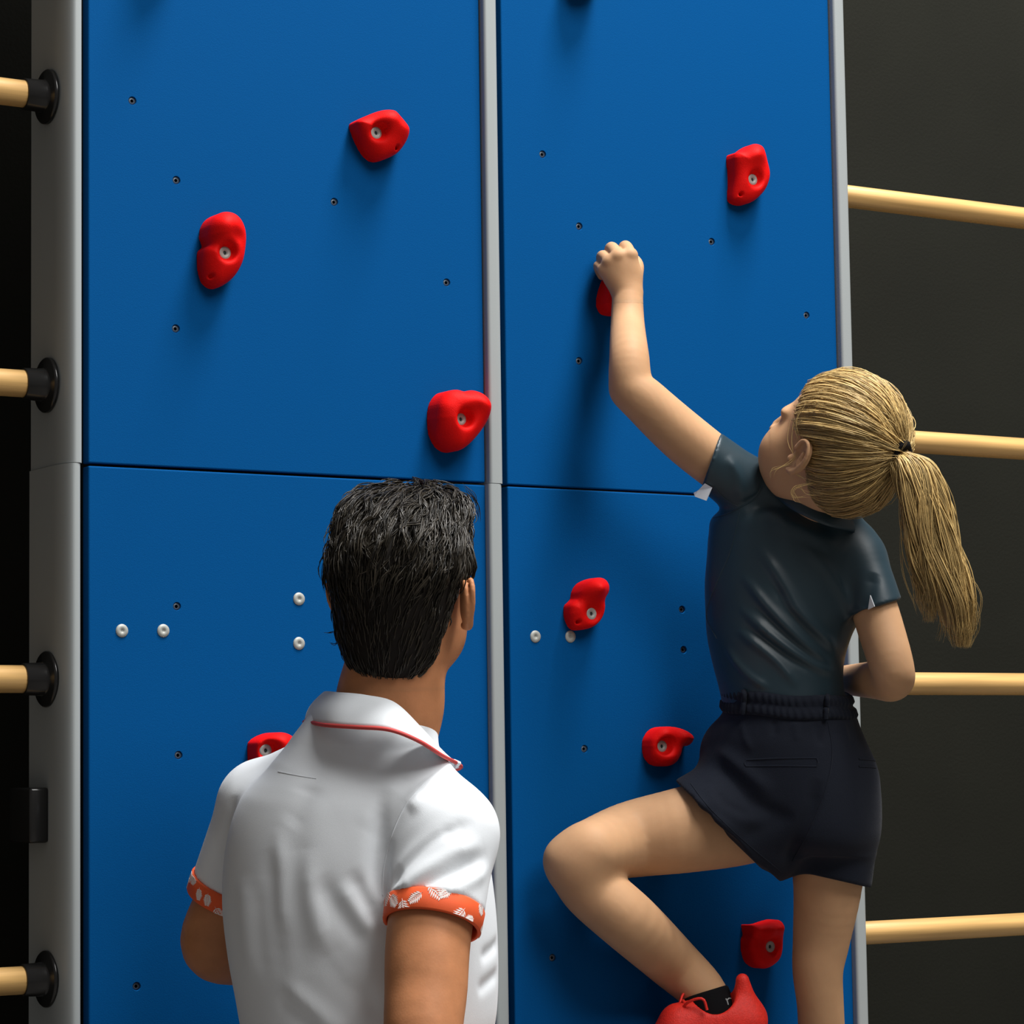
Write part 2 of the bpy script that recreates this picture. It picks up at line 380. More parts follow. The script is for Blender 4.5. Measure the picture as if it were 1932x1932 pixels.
YR = .05; Z3 = 1.40+.12827
ordn = ['topmost', 'second from top', 'third from top', 'lowest']
for side in (0, 1):
    for k in range(4):
        z = Z3+(2-k)*.4
        if side == 0:
            xa, xb, s_ = PX[0]-PW, PX[0]-PW-.95, -1; lab = ordn[k]+' wooden rung on the left edge, in a black socket'
        else:
            xa, xb, s_ = PX[2], PX[2]+1.1, 1; lab = ordn[k]+' wooden rung on the right, against the dark wall'
        e = tag(empty('ladder_rung', (xa, YR, z)), lab, 'rung', 'round wooden rungs')
        v, f = lathe([(0.02, 0), (0.02, .0175), (.022, .0186), (abs(xb-xa), .0186), (abs(xb-xa), 0)], (xa, YR, z), (s_, 0, 0), 28); obj('bar', v, f, M['wood'], e)
        if side == 0:
            v, f = lathe([(0, .0), (0, .038), (.004, .038), (.006, .036), (.007, .0245), (.010, .0225), (.036, .0215), (.037, .0195), (.036, .0184), (.02, .0184)], (xa, YR, z), (s_, 0, 0), 32); obj('socket', v, f, M['blackp'], e)
        else:
            v, f = lathe([(0, .0), (0, .0205), (.014, .0205), (.015, .0190), (.014, .0180)], (xa, YR, z), (s_, 0, 0), 28); obj('end_cap', v, f, M['blackp'], e)

# ------------------------------------------------------------------ climbing holds
def poly_sd(poly, X, Z):
    P = np.asarray(poly); d = None; ins = None
    n = len(P)
    for i in range(n):
        a, b = P[i], P[(i+1) % n]; e = b-a; wx, wz = X-a[0], Z-a[1]
        t = np.clip((wx*e[0]+wz*e[1])/(e@e+1e-12), 0, 1); q = (wx-e[0]*t)**2+(wz-e[1]*t)**2
        d = q if d is None else np.minimum(d, q)
        c = ((a[1] > Z) != (b[1] > Z)) & (X < (b[0]-a[0])*(Z-a[1])/((b[1]-a[1]) if abs(b[1]-a[1]) > 1e-12 else 1e-12)+a[0])
        ins = c if ins is None else ins ^ c
    return np.where(ins, -1, 1)*np.sqrt(d)
def hold(label, outline, H, R, bolt, hole=None, bumps=(), squeeze=.62, name='climbing_hold'):
    """outline in photo pixels; H height off the board, R edge rounding; bumps (px,py,amp m,sigma px); bolt/hole px"""
    ol = cr(list(outline)+[outline[0]], 64)[:-1]
    W = np.array([wallpt(p[0], p[1], -H*.35) for p in ol])[:, [0, 2]]; c = W.mean(0)
    wid = W[:, 0].max()-W[:, 0].min(); W[:, 0] = c[0]+(W[:, 0]-c[0])*max(.55, (wid-.55*H*squeeze)/wid)
    bw = []
    for (bx, by, am, sg) in bumps:
        q = wallpt(bx, by, -H*.8); bw.append((q[0], q[2], am, sg/1180))
    bl = wallpt(bolt[0], bolt[1], -H*.65) if bolt else None; hl = wallpt(hole[0], hole[1], -H*.75) if hole else None
    h = .0014
    def fn(X, Y, Z):   # grid axes: X world x, Y = out of wall, Z world z
        sd = poly_sd(W, X, Z); Ht = H+0*X+0*Z
        for q in bw: Ht = Ht+q[2]*np.exp(-((X-q[0])**2+(Z-q[1])**2)/q[3]**2)
        Rr = np.minimum(R, Ht*.92)
        a = sd+Rr; b = Y-(Ht-Rr)
        return np.minimum(np.maximum(a, b), 0)+np.sqrt(np.maximum(a, 0)**2+np.maximum(b, 0)**2)-Rr
    S_ = SDF(); hm = H+sum(max(q[2], 0) for q in bw)+.004
    S_.add([W[:, 0].min(), 0.0, W[:, 1].min()], [W[:, 0].max(), hm, W[:, 1].max()], fn, 0)
    if bl is not None:
        fl = H*.62
        S_.cone((bl[0], fl+.0125, bl[2]), (bl[0], H+.09, bl[2]), .0125, .024, .008, op='s')
    if hl is not None: S_.cone((hl[0], H*.45, hl[2]), (hl[0], H+.05, hl[2]), .0028, .0042, .003, op='s')
    S_.add([W[:, 0].min(), -.02, W[:, 1].min()], [W[:, 0].max(), hm, W[:, 1].max()], lambda X, Y, Z: -Y+0*X+0*Z, 0, 'i')
    V, F = S_.mesh(h, smooth=2); V[:, 1] = np.maximum(V[:, 1], 0.0)-.0006
    V = V*np.array([1, -1, 1]); F = F[:, ::-1]
    e = tag(empty(name, (c[0], 0, c[1])), label, 'climbing hold', 'red climbing holds')
    obj('grip', V, F, M['red'], e)
    if bl is not None:
        y = -(H*.62)-.0008
        v, f = lathe([(.004, 0), (.004, .0095), (-.0006, .0098), (-.0022, .0086), (-.0022, .0032), (.001, .0028), (.001, 0)], (bl[0], y, bl[2]), (0, 1, 0), 24); obj('bolt', v, f, M['steel'], e)
        v, f = lathe([(0.0008, 0), (-.0004, .0026), (.001, .0027)], (bl[0], y, bl[2]), (0, 1, 0), 6); obj('hex_socket', v, f, M['hole'], e)
    return e
hold('red diamond-shaped hold near the top of the left column', [(658, 234), (664, 227), (700, 214), (730, 211), (742, 216), (766, 240), (771, 254), (764, 274), (748, 292), (722, 302), (703, 301), (684, 285), (668, 258)], .042, .022, (709, 251), (747, 279), [(672, 235, .006, 16), (730, 222, .012, 22), (755, 246, .008, 18), (705, 290, -.010, 30)])
hold('tall red ear-shaped hold with a side notch, leftmost on the upper board', [(378, 446), (380, 428), (392, 412), (415, 403), (440, 406), (458, 422), (467, 452), (465, 485), (455, 510), (436, 531), (408, 543), (385, 532), (375, 510), (372, 482), (375, 470), (384, 462)], .046, .024, (424, 477), (405, 519), [(415, 420, .012, 26), (452, 440, .006, 18), (400, 530, -.014, 40), (446, 446, -.006, 14)])
hold('rounded red hold touching the grey middle post', [(807, 790), (811, 762), (826, 742), (848, 737), (864, 741), (885, 739), (907, 747), (921, 764), (922, 782), (914, 803), (895, 826), (870, 846), (850, 852), (828, 843), (812, 820)], .054, .026, (869, 791), None, [(826, 765, .004, 20), (905, 765, .012, 22), (880, 752, .006, 18), (840, 830, -.012, 26), (890, 775, -.006, 16)])
hold('red hold with a flat left side, right column above the reaching hand', [(1373, 299), (1376, 290), (1388, 288), (1405, 278), (1420, 274), (1434, 281), (1445, 308), (1451, 330), (1448, 348), (1438, 365), (1418, 381), (1398, 386), (1380, 380), (1375, 370), (1377, 335)], .036, .018, (1419, 339), (1400, 366), [(1418, 292, .014, 22), (1382, 298, .006, 12), (1400, 375, -.008, 26)])
hold('red hold gripped by the reaching left hand of the child', [(1127, 575), (1129, 556), (1138, 532), (1152, 512), (1175, 505), (1196, 520), (1202, 550), (1192, 580), (1165, 594), (1138, 590)], .040, .018, (1172, 556), None, [(1165, 520, .010, 22)])
hold('red two-lobed hold above a pair of white screws', [(1064, 1158), (1066, 1142), (1079, 1130), (1082, 1116), (1094, 1100), (1120, 1091), (1138, 1093), (1147, 1105), (1146, 1120), (1138, 1132), (1139, 1148), (1134, 1165), (1122, 1179), (1104, 1187), (1082, 1188), (1070, 1175)], .034, .017, (1115, 1158), (1094, 1173), [(1115, 1110, .024, 22), (1090, 1180, -.008, 24), (1112, 1142, -.006, 18)])
hold('red hold with a beak pointing right beside the shorts', [(1213, 1408), (1216, 1392), (1230, 1376), (1250, 1371), (1275, 1373), (1297, 1381), (1307, 1390), (1305, 1400), (1297, 1407), (1284, 1410), (1279, 1425), (1268, 1440), (1250, 1446), (1230, 1442), (1217, 1428)], .036, .018, (1248, 1408), None, [(1250, 1380, .008, 20), (1225, 1405, .004, 16), (1262, 1428, .004, 14), (1292, 1390, .004, 12)])
hold('dull red hold with a ridged top beside the standing leg', [(1400, 1790), (1401, 1773), (1405, 1765), (1402, 1748), (1404, 1745), (1424, 1744), (1445, 1738), (1466, 1735), (1474, 1748), (1474, 1768), (1472, 1795), (1464, 1812), (1444, 1825), (1425, 1826), (1408, 1814)], .034, .014, (1452, 1786), None, [(1415, 1755, .010, 14), (1445, 1752, .014, 16), (1465, 1750, .010, 12), (1435, 1770, -.006, 14)])
hold('red hold half hidden behind the white polo shoulder', [(467, 1415), (470, 1400), (490, 1388), (520, 1382), (548, 1388), (562, 1405), (560, 1430), (540, 1448), (510, 1455), (482, 1450), (470, 1438)], .048, .022, (501, 1416), None, [(525, 1395, .010, 24)])
hold('red hold above the frame, its shadow at the top of the left column', [(270, -140), (300, -165), (350, -160), (370, -120), (345, -85), (300, -80)], .05, .024, (320, -120))
hold('red hold above the frame, its shadow at the top of the right column', [(1060, -60), (1085, -90), (1125, -85), (1145, -50), (1125, -15), (1080, -18)], .05, .024, (1105, -50))
# foothold just below the frame under the raised foot, and one under the standing foot
hold('red foothold below the frame under the raised red shoe', [(1215, 2048), (1265, 2036), (1330, 2030), (1350, 2055), (1330, 2095), (1260, 2105), (1220, 2085)], .09, .022, (1280, 2075))
hold('red foothold below the frame under the standing foot', [(1420, 2283), (1500, 2277), (1570, 2281), (1585, 2315), (1540, 2345), (1440, 2335)], .09, .024, (1500, 2315))

# ================================================================== people
def frame(yaw, pitch, roll=0.0):
    """head basis in camera axes (right, forward, up); yaw to the right of 'away from camera', pitch up"""
    a, b = math.radians(yaw), math.radians(pitch)
    f = np.array([math.sin(a)*math.cos(b), math.sin(b), math.cos(a)*math.cos(b)]); r = np.array([math.cos(a), 0, -math.sin(a)])
    u = np.array([-math.sin(a)*math.sin(b), math.cos(b), -math.cos(a)*math.sin(b)])
    g = math.radians(roll); return np.array([r*math.cos(g)+u*math.sin(g), f, u*math.cos(g)-r*math.sin(g)])
def head_prims(S, c, Bh, s=1.0, ears=(-1, 1), child=False):
    L = lambda *p: c+(np.array(p)*s)@Bh
    E = lambda p, r, k=.012, op='u', Bx=Bh: S.ell(L(*p), np.array(r)*s, Bx, k*s, op)
    E((0, -.012, .022), (.076, .098, .090), .01)                     # cranium
    E((0, .038, -.040), (.058, .056, .078), .03)                     # face
    E((0, .030, -.078), (.052, .052, .042), .025)                    # jaw
    E((0, .074, -.106), (.022, .020, .018), .022)                    # chin
    for q in (-1, 1):
        if child: E((q*.036, .052, -.050), (.033, .037, .042), .02)
        else: E((q*.034, .058, -.035), (.028, .030, .026), .018)     # cheeks
        E((q*.030, .080 if not child else .074, .008), (.026, .012, .010), .012)            # brow
        E((q*.031, .093, -.012), (.014, .012, .009), .010, 's')      # eye sockets
    S.cone(L(0, .090, .0), L(0, .110 if not child else .104, -.034), .008*s, (.011 if not child else .0095)*s, .010*s)  # nose
    for q in (-1, 1): E((q*.010, .100, -.040), (.008, .009, .007), .006)
    E((0, .091, -.064), (.022, .011, .006), .008); E((0, .089, -.076), (.019, .011, .0065), .008)   # lips
    S.cone(L(-.018, .103, -.070), L(.018, .103, -.070), .0015*s, .0015*s, .003*s, op='s')
    for q in ears:                                                   # ears: disc, hollow, helix, lobe, tragus
        t = math.radians(8 if child or q < 0 else 32)*q
        er = np.array([Bh[0]*math.cos(t)+Bh[1]*math.sin(t), Bh[1]*math.cos(t)-Bh[0]*math.sin(t), Bh[2]])
        ec = np.array([q*.081, -.008, -.022])
        def EL(dx, dy, dz): return L(*ec)+(np.array([dx*q, dy, dz])*s)@er
        S.ell(EL(.002, -.004, .002), np.array([.006, .017, .029])*s, er, .006*s)
        S.ell(EL(.009, -.001, .003), np.array([.006, .009, .018])*s, er, .004*s, 's')
        ring = [(.008, .010, .010), (.009, .004, .026), (.010, -.008, .029), (.010, -.017, .018), (.009, -.018, .002), (.007, -.012, -.014), (.005, -.004, -.026), (.003, .006, -.028)]
        P = [EL(*p) for p in ring]; S.chain(P, [.0034*s]*5+[.0036*s, .0055*s, .005*s], .003*s)
        S.ell(EL(.006, .011, -.010), np.array([.005, .005, .007])*s, er, .004*s)
        S.cone(EL(.008, -.008, .010), EL(.007, -.006, -.010), .0028*s, .003*s, .003*s)
    return L
def finger(S, pts, rs, k=.004): S.chain(pts, rs, k)

# ------------------------------------------------------------------ the child
GD = 4.15
def g(px, py, dz=0.0): return cp(px, py, GD+dz)
def gr(p, dz=0.0): return p*(GD+dz)/FPX
def mk_plane(p0, p1, keep, d=GD):
    """half space through photo-line p0-p1 and the eye; negative on the side of point keep"""
    a, b, q = cp(*p0, d), cp(*p1, d), cp(*keep, d); n = np.cross(a, b); n /= np.linalg.norm(n)
    if n@q > 0: n = -n
    return lambda X, Y, Z: X*n[0]+Y*n[1]+Z*n[2]
def secs(rows, D, asp, rot=0.0):
    out = []
    for r in rows:
        py, l, rr = r[:3]; dz = r[3] if len(r) > 3 else 0; b = r[4] if len(r) > 4 else asp
        c = cp((l+rr)/2, py, D+dz); a = (rr-l)/2*(D+dz)/FPX
        out.append((c[1], c[0], c[2], a, b, rot))
    return out
GC = np.array(g(1572, 836, -.10)); GB = frame(-49, 34, 0); GS = .93
gb = SDF()
torso = [(945, 1460, 1550, 0, .04), (970, 1400, 1585, 0, .06), (1000, 1352, 1615, 0, .078), (1050, 1346, 1625, 0, .082), (1100, 1342, 1628), (1150, 1344, 1618), (1200, 1348, 1594), (1250, 1358, 1580), (1300, 1370, 1585), (1350, 1370, 1605, 0, .088), (1400, 1360, 1625, 0, .095), (1450, 1365, 1640, 0, .10), (1520, 1380, 1645, 0, .10), (1570, 1420, 1640, 0, .09)]
gb.loft(secs(torso, GD, .084), .03)
gL = head_prims(gb, GC, GB, GS, child=True)
gb.cone(gL(0, -.025, -.06), g(1522, 960, 0), gr(54), gr(56), .02)
gb.cone(g(1520, 975), g(1410, 930, -.02), gr(34), gr(34), .015)      # shoulders
gb.cone(g(1530, 990), g(1618, 1055, -.02), gr(34), gr(34), .015)
# raised left arm
hd = wdepth(1165, 520)-.073-GD
sh, el, wr = g(1405, 915, -.02), g(1204, 742, -.07), g(1184, 556, hd+.004)
gb.chain([g(1440, 945, -.01), sh, g(1300, 833, -.05), g(1222, 762, -.07), g(1192, 728, -.070), g(1187, 670, -.055), g(1184, 610, hd*.7-.01), wr], [gr(46), gr(48), gr(49), gr(44), gr(41), gr(37), gr(32), gr(29)], .014)
gb.ell(g(1186, 738, -.066), [gr(32), gr(26), gr(32)], None, .012)
# raised left hand closed on the hold: back of the hand, four fingers, thumb
def hp(px, py, out=0.0): return cp(px, py, GD+hd+out)
def hr(p): return p*(GD+hd)/FPX
kn = [(1189, 482, .000), (1167, 484, -.004), (1150, 495, -.001), (1139, 510, .006)]
for i, (x, y, o) in enumerate(kn):
    gb.cone(hp(1190-i*7, 546-i*2, .004), hp(x, y, o), hr(17), hr(14.5-i*.9), .012)
gb.ell(hp(1177, 520, .006), [hr(33), hr(30), .016], None, .012)
pip = [(1180, 466, .030), (1154, 468, .026), (1137, 483, .026), (1129, 501, .028)]
dip = [(1176, 478, .050), (1150, 482, .047), (1135, 494, .045), (1130, 510, .045)]
tip = [(1176, 496, .052), (1152, 499, .051), (1139, 509, .050), (1135, 521, .049)]
for i in range(4):
    r0 = hr([12.5, 12, 11, 9.5][i])
    gb.chain([hp(*kn[i]), hp(*pip[i]), hp(*dip[i]), hp(*tip[i])], [r0*1.05, r0, r0*.9, r0*.8], .0035)
gb.chain([hp(1196, 538, .008), hp(1203, 503, .022), hp(1192, 486, .044), hp(1176, 482, .06)], [hr(13), hr(12), hr(10), hr(8.5)], .006)
# right arm: upper arm down, elbow out, forearm away to the frame
re = g(1688, 1280, -.10)
fw = g(1585, 1283, .13)
gb.chain([g(1610, 1030, -.02), g(1628, 1075, -.035), g(1655, 1165, -.06), g(1682, 1255, -.095), g(1684, 1285, -.09), g(1650, 1283, -.02), fw], [gr(36), gr(40), gr(44), gr(41), gr(37), gr(36), gr(27)], .014)
hb = g(1562, 1283, .19)
gb.ell(hb, [.028, .032, .030], None, .014)
for i in range(4):
    y = 1258+i*16; gb.chain([g(1566, y, .205), g(1548, y, .215), g(1545, y, .19), g(1556, y, .175)], [.0085, .0082, .0078, .007], .003)
gb.chain([g(1572, 1268, .175), g(1560, 1250, .165), g(1548, 1252, .172)], [.010, .009, .0075], .004)
# raised left leg
kz = wdepth(1062, 1620)-.075-GD
gb.chain([g(1480, 1515, .02), g(1390, 1545, .0), g(1290, 1566, -.03), g(1190, 1584, -.04), g(1115, 1606, kz)], [gr(92), gr(88), gr(80), gr(71), gr(58)], .02)
gb.ell(g(1086, 1622, kz), [gr(60), gr(52), gr(52)], None, .016)
gb.chain([g(1092, 1640, kz), g(1120, 1680, kz+.008), g(1190, 1742, kz+.015), g(1265, 1812, .0), g(1330, 1876, .0), g(1346, 1930, -.025), g(1300, 1965, -.035), g(1262, 1980, -.04)], [gr(57), gr(57), gr(57), gr(51), gr(43), gr(32), gr(28), gr(24)], .012)
# standing right leg
gb.chain([g(1560, 1520, .02), g(1562, 1660, .02), g(1550, 1770, .03), g(1543, 1830, .03), g(1548, 1900, .035), g(1552, 1990, .05), g(1560, 2150, .07), g(1562, 2190, .07), g(1490, 2212, .06)], [gr(82), gr(66), gr(54), gr(48), gr(44), gr(45), gr(30), gr(30), gr(26)], .02)
hlo, hhi = hp(1085, 570, -.04), hp(1240, 430, .09)
hlo, hhi = np.minimum(hlo, hhi), np.maximum(hlo, hhi)
flo, fhi = GC-np.array([.125, .135, .13]), GC+np.array([.125, .10, .13])
V, F = gb.mesh(.0042)
V, F = drop_inside(V, F, hlo, hhi, .006); V, F = drop_inside(V, F, flo, fhi, .006)
Vh, Fh = gb.mesh(.0014, hlo, hhi); Vf, Ff = gb.mesh(.0021, flo, fhi)
foot = c2w(g(1562, 2230, .07))
girl = tag(empty('person', (foot[0], foot[1], 0)), 'climbing child with a blonde ponytail, dark polo shirt and navy shorts, reaching up', 'person')
Vf_g, Ff_g = Vf, Ff
obj('body', c2w(join([(V, F), (Vh, Fh), (Vf, Ff)])[0]), join([(V, F), (Vh, Fh), (Vf, Ff)])[1], M['skin_g'], girl)
def eyes(parent, L, s):
    for q in (-1, 1):
        c = c2w(L(q*.031, .0715, -.012)); ax = c2w(L(q*.031, 1.078, -.012))-c
        v, f = lathe([(.0115*s*math.sin(t), .0115*s*math.cos(t)) for t in np.linspace(-1.57, 1.57, 12)], c, ax, 18); e = obj('eye', v, f, M['eyew'], parent)
        v, f = lathe([(.0107*s, .0052*s), (.0120*s, .0)], c, ax, 16); obj('iris', v, f, M['iris'], e)
eyes(girl, gL, GS)

# --- shirt
gs = SDF()
shirt = [(925, 1450, 1560, 0, .05), (950, 1390, 1592, 0, .07), (975, 1345, 1606, 0, .08), (1010, 1337, 1622, 0, .086), (1050, 1334, 1634, 0, .09), (1100, 1330, 1638, 0, .092), (1150, 1331, 1630, 0, .092), (1200, 1334, 1606, 0, .09), (1250, 1344, 1592, 0, .088), (1300, 1357, 1592, 0, .09), (1345, 1366, 1606, 0, .094)]
gs.loft(secs(shirt, GD, .09), .025)
gs.cone(g(1525, 955), g(1405, 920, -.02), gr(52), gr(50), .03)
gs.cone(g(1530, 970), g(1620, 1050, -.02), gr(52), gr(48), .03)
gs.cone(g(1548, 944, -.025), g(1520, 970, 0), gr(72), gr(82), .02)
lc = mk_plane((1352, 838), (1322, 925), (1450, 950))
gs.cone(g(1420, 925, -.02), g(1310, 852, -.05), gr(54), gr(57), .02, cuts=(lc,))
rc = mk_plane((1645, 1148), (1682, 1136), (1640, 1000))
gs.chain([g(1610, 1030, -.02), g(1630, 1075, -.035), g(1657, 1165, -.06)], [gr(44), gr(48), gr(52)], .018, cuts=(rc,))
V, F = gs.mesh(.0028)
tr = bvh(V, F); N = vnorm(V, F)
for pts, a, w in [
    ([(1428, 1030), (1465, 1081), (1506, 1148), (1553, 1202), (1580, 1240)], .0050, .0085), ([(1499, 1027), (1553, 1067), (1590, 1121), (1608, 1165)], .0045, .010),
    ([(1401, 1084), (1452, 1148), (1519, 1215), (1573, 1259)], .0055, .0075), ([(1395, 1145), (1459, 1202), (1529, 1252), (1580, 1272)], .0055, .0070),
    ([(1391, 1188), (1459, 1242), (1506, 1296)], .0050, .0070), ([(1368, 1222), (1411, 1272), (1452, 1300)], .0045, .0065), ([(1470, 1120), (1530, 1180), (1585, 1225)], .0035, .007),
    ([(1450, 1090), (1500, 1160), (1560, 1222)], -.0032, .008), ([(1420, 1135), (1490, 1205), (1560, 1255)], -.0032, .007), ([(1400, 1175), (1480, 1235), (1550, 1270)], -.003, .007),
    ([(1405, 965), (1450, 950), (1530, 975), (1610, 1010)], -.0050, .012), ([(1440, 985), (1520, 1005), (1600, 1050)], .004, .014), ([(1350, 975), (1345, 1060), (1342, 1150)], .002, .02),
    ([(1395, 958), (1430, 935), (1445, 905)], -.003, .006), ([(1372, 860), (1392, 900), (1400, 950)], .003, .008), ([(1650, 1080), (1640, 1120), (1625, 1160)], -.004, .010)]:
    V = fold(V, N, hits(tr, pts, 110), a, w)
gsh = obj('polo_shirt', c2w(V), F, M['navy'], girl); gsh['label'] = 'dark teal short-sleeved polo shirt'
tr = bvh(V, F)
seam('armhole_seam', tr, [(1342, 978), (1370, 970), (1396, 957), (1425, 940), (1442, 915)], .0011, M['navy'], gsh)
seam('sleeve_seam', tr, [(1347, 918), (1365, 938), (1390, 955)], .0009, M['navy'], gsh)
seam('side_seam', tr, [(1396, 965), (1378, 1040), (1352, 1100), (1333, 1160), (1352, 1205)], .0009, M['navy'], gsh)
# collar: folded band round the neck
def collar(name, top, bot, D, m, parent, th=.003, n=64, bulge=.004):
    T_ = cr([cp(p[0], p[1], D+p[2]) for p in top], n); B_ = cr([cp(p[0], p[1], D+p[2]) for p in bot], n)
    ctr = T_.mean(0); rows = []
    for t in np.linspace(0, 1, 7):
        P = T_*(1-t)+B_*t; o = P-ctr; o[:, 1] *= .2; o /= np.linalg.norm(o, axis=1, keepdims=True)+1e-9; rows.append(P+o*bulge*math.sin(math.pi*t))
    o = T_-ctr; o[:, 1] *= .2; o /= np.linalg.norm(o, axis=1, keepdims=True)
    rows = rows+[B_-o*th]+[r-o*th for r in rows[-2::-1]]
    G_ = np.array(rows); k = len(rows); idx = np.arange(k*n).reshape(k, n); f = []
    for i in range(k):
        j = (i+1) % k
        for q in range(n-1): f.append((idx[i, q], idx[i, q+1], idx[j, q+1], idx[j, q]))
    return obj(name, c2w(G_.reshape(-1, 3)), np.array(f), m, parent), B_
gcol, _ = collar('collar', [(1450, 905, .10), (1452, 890, .05), (1474, 893, -.02), (1510, 918, -.075), (1560, 950, -.09), (1600, 968, -.055), (1606, 985, .0), (1580, 975, .06)],
                 [(1436, 925, .11), (1440, 918, .05), (1455, 930, -.045), (1495, 962, -.095), (1556, 990, -.105), (1608, 1003, -.065), (1622, 1012, .0), (1600, 1000, .07)], GD, M['navy'], gsh)
# white tab under the raised sleeve, white lining of the lower sleeve
v, f = tubes(np.array([g(1334, 916, -.062), g(1333, 930, -.066), g(1322, 942, -.066), g(1312, 934, -.05), g(1316, 920, -.035)]), .001, 4, False)
q = np.array([g(1330, 912, -.070), g(1344, 920, -.072), g(1333, 945, -.072), g(1311, 937, -.060), g(1309, 930, -.052), g(1318, 925, -.060)])
def slab(name, quad, th, m, parent):
    P = np.array(quad); n = len(P); nn = np.cross(P[1]-P[0], P[2]-P[0]); nn /= np.linalg.norm(nn); vv = np.vstack([P, P+nn*th])
    ff = [tuple(range(n))[::-1], tuple(range(n, 2*n))]+[(i, (i+1) % n, n+(i+1) % n, n+i) for i in range(n)]
    return obj(name, c2w(vv), ff, m, parent, smooth=False)
tb = slab('sleeve_tab', q, .0025, M['whitec'], gsh); tb['label'] = 'white fabric tab on the sleeve hem'
lb = slab('sleeve_lining', [g(1643, 1123, -.092), g(1651, 1144, -.095), g(1639, 1150, -.09)], .003, M['whitec'], gsh); lb['label'] = 'white sliver of sleeve lining'

# --- shorts
gp = SDF()
pelvis = [(1338, 1366, 1612, 0, .098), (1352, 1362, 1616, 0, .099), (1375, 1350, 1624, 0, .103), (1400, 1345, 1634, 0, .108), (1450, 1348, 1650, 0, .112), (1500, 1365, 1656, 0, .113), (1550, 1385, 1656, 0, .11), (1580, 1405, 1652, 0, .10), (1605, 1450, 1640, 0, .075)]
gp.loft(secs(pelvis, GD, .1), .02)
lh = mk_plane((1284, 1483), (1471, 1663), (1500, 1450))
gp.cone(g(1470, 1490, .0), g(1340, 1560, -.03), gr(112), gr(108), .03, cuts=(lh,))
gp.cone(g(1480, 1500, .0), g(1432, 1566, -.01), gr(95), gr(104), .02, cuts=(lh,))
gp.cone(g(1372, 1415, .02), g(1390, 1470, .0), gr(48), gr(60), .03)
rh = mk_plane((1488, 1640), (1628, 1672), (1560, 1500))
gp.chain([g(1568, 1480, .0), g(1572, 1560, .01), g(1562, 1700, .015)], [gr(84), gr(85), gr(78)], .022, cuts=(rh,))
V, F = gp.mesh(.003)
tr = bvh(V, F); N = vnorm(V, F)
for pts, a, w in [
    ([(1340, 1430), (1380, 1470), (1430, 1520), (1500, 1545)], -.006, .012), ([(1350, 1410), (1400, 1450), (1460, 1500)], .006, .012), ([(1330, 1480), (1380, 1530), (1450, 1560)], .004, .012),
    ([(1490, 1640), (1500, 1590), (1530, 1530), (1545, 1470)], -.007, .010), ([(1345, 1490), (1370, 1520), (1420, 1545)], -.004, .008), ([(1310, 1500), (1340, 1540), (1390, 1570)], .003, .010),
    ([(1400, 1360), (1405, 1390), (1420, 1420)], .002, .006), ([(1500, 1360), (1505, 1400)], .002, .006), ([(1540, 1360), (1550, 1410)], -.002, .006), ([(1460, 1358), (1462, 1390)], -.002, .006), ([(1590, 1360), (1600, 1400)], .002, .006),
    ([(1380, 1600), (1440, 1560), (1500, 1540)], -.003, .012)]:
    V = fold(V, N, hits(tr, pts, 110), a, w)
gsrt = obj('shorts', c2w(V), F, M['shorts'], girl); gsrt['label'] = 'navy sweat shorts with elastic waist'
tr = bvh(V, F)
seam('centre_seam', tr, [(1562, 1362), (1570, 1420), (1560, 1480), (1530, 1560), (1495, 1625)], .0010, M['shorts'], gsrt)
for a in ([(1408, 1434), (1470, 1431), (1540, 1430)], [(1408, 1446), (1470, 1445), (1540, 1446)], [(1408, 1434), (1405, 1440), (1408, 1446)], [(1540, 1430), (1543, 1438), (1540, 1446)],
          [(1620, 1432), (1640, 1433), (1652, 1435)], [(1620, 1446), (1640, 1447), (1652, 1448)]):
    seam('pocket_welt', tr, a, .0016, M['shorts'], gsrt, lift=-.0003)
seam('hem_stitch', tr, [(1303, 1478), (1335, 1520), (1380, 1565), (1425, 1605), (1478, 1648)], .0008, M['shorts'], gsrt)
# gathered waistband: ring of small puckers
wb = SDF(); wrow = [(1305, 1362, 1606), (1318, 1362, 1610), (1332, 1362, 1613), (1345, 1362, 1616)]
S_w = np.array(sorted(secs([(1303, 1362, 1606, 0, .099), (1347, 1360, 1617, 0, .102)], GD, .1)))
n = 260; rows = []
prof = [(0, -.010), (.0, -.003), (.10, .0002), (.28, .0008), (.42, -.0018), (.52, -.002), (.62, .0006), (.85, .0012), (1, -.001), (1, -.010)]
for t, off in prof:
    y, cx, cz, a, b, _ = S_w[1]*(1-t)+S_w[0]*t
    for i in range(n):
        an = 2*math.pi*i/n; pk = .0016*math.sin(an*58+1.3*math.sin(an*7)+(2.1 if t > .5 else 0))*(off > 0)
        rows.append((cx+(a+off+pk)*math.cos(an), y+.0015*math.sin(an*5)+.010*math.cos(an)*-.5, cz+(b+off+pk)*math.sin(an)))
idx = np.arange(len(prof)*n).reshape(len(prof), n)
f = np.array([(idx[i, q], idx[i, (q+1) % n], idx[i+1, (q+1) % n], idx[i+1, q]) for i in range(len(prof)-1) for q in range(n)])
wbo = obj('waistband', c2w(np.array(rows)), f, M['shorts'], gsrt)
trw = bvh(np.array(rows), f)
for x in (1404, 1561):
    pts = [(x-1, 1304), (x, 1315), (x-1, 1330), (x-3, 1345), (x-3, 1356)]; q = hits(trw, pts, 14)
    if len(q) > 3:
        q = q*(1-.003/np.linalg.norm(q, axis=1, keepdims=True)); v, f2 = tubes(q, .0042, 6, False); obj('belt_loop', c2w(v), f2, M['shorts'], gsrt)
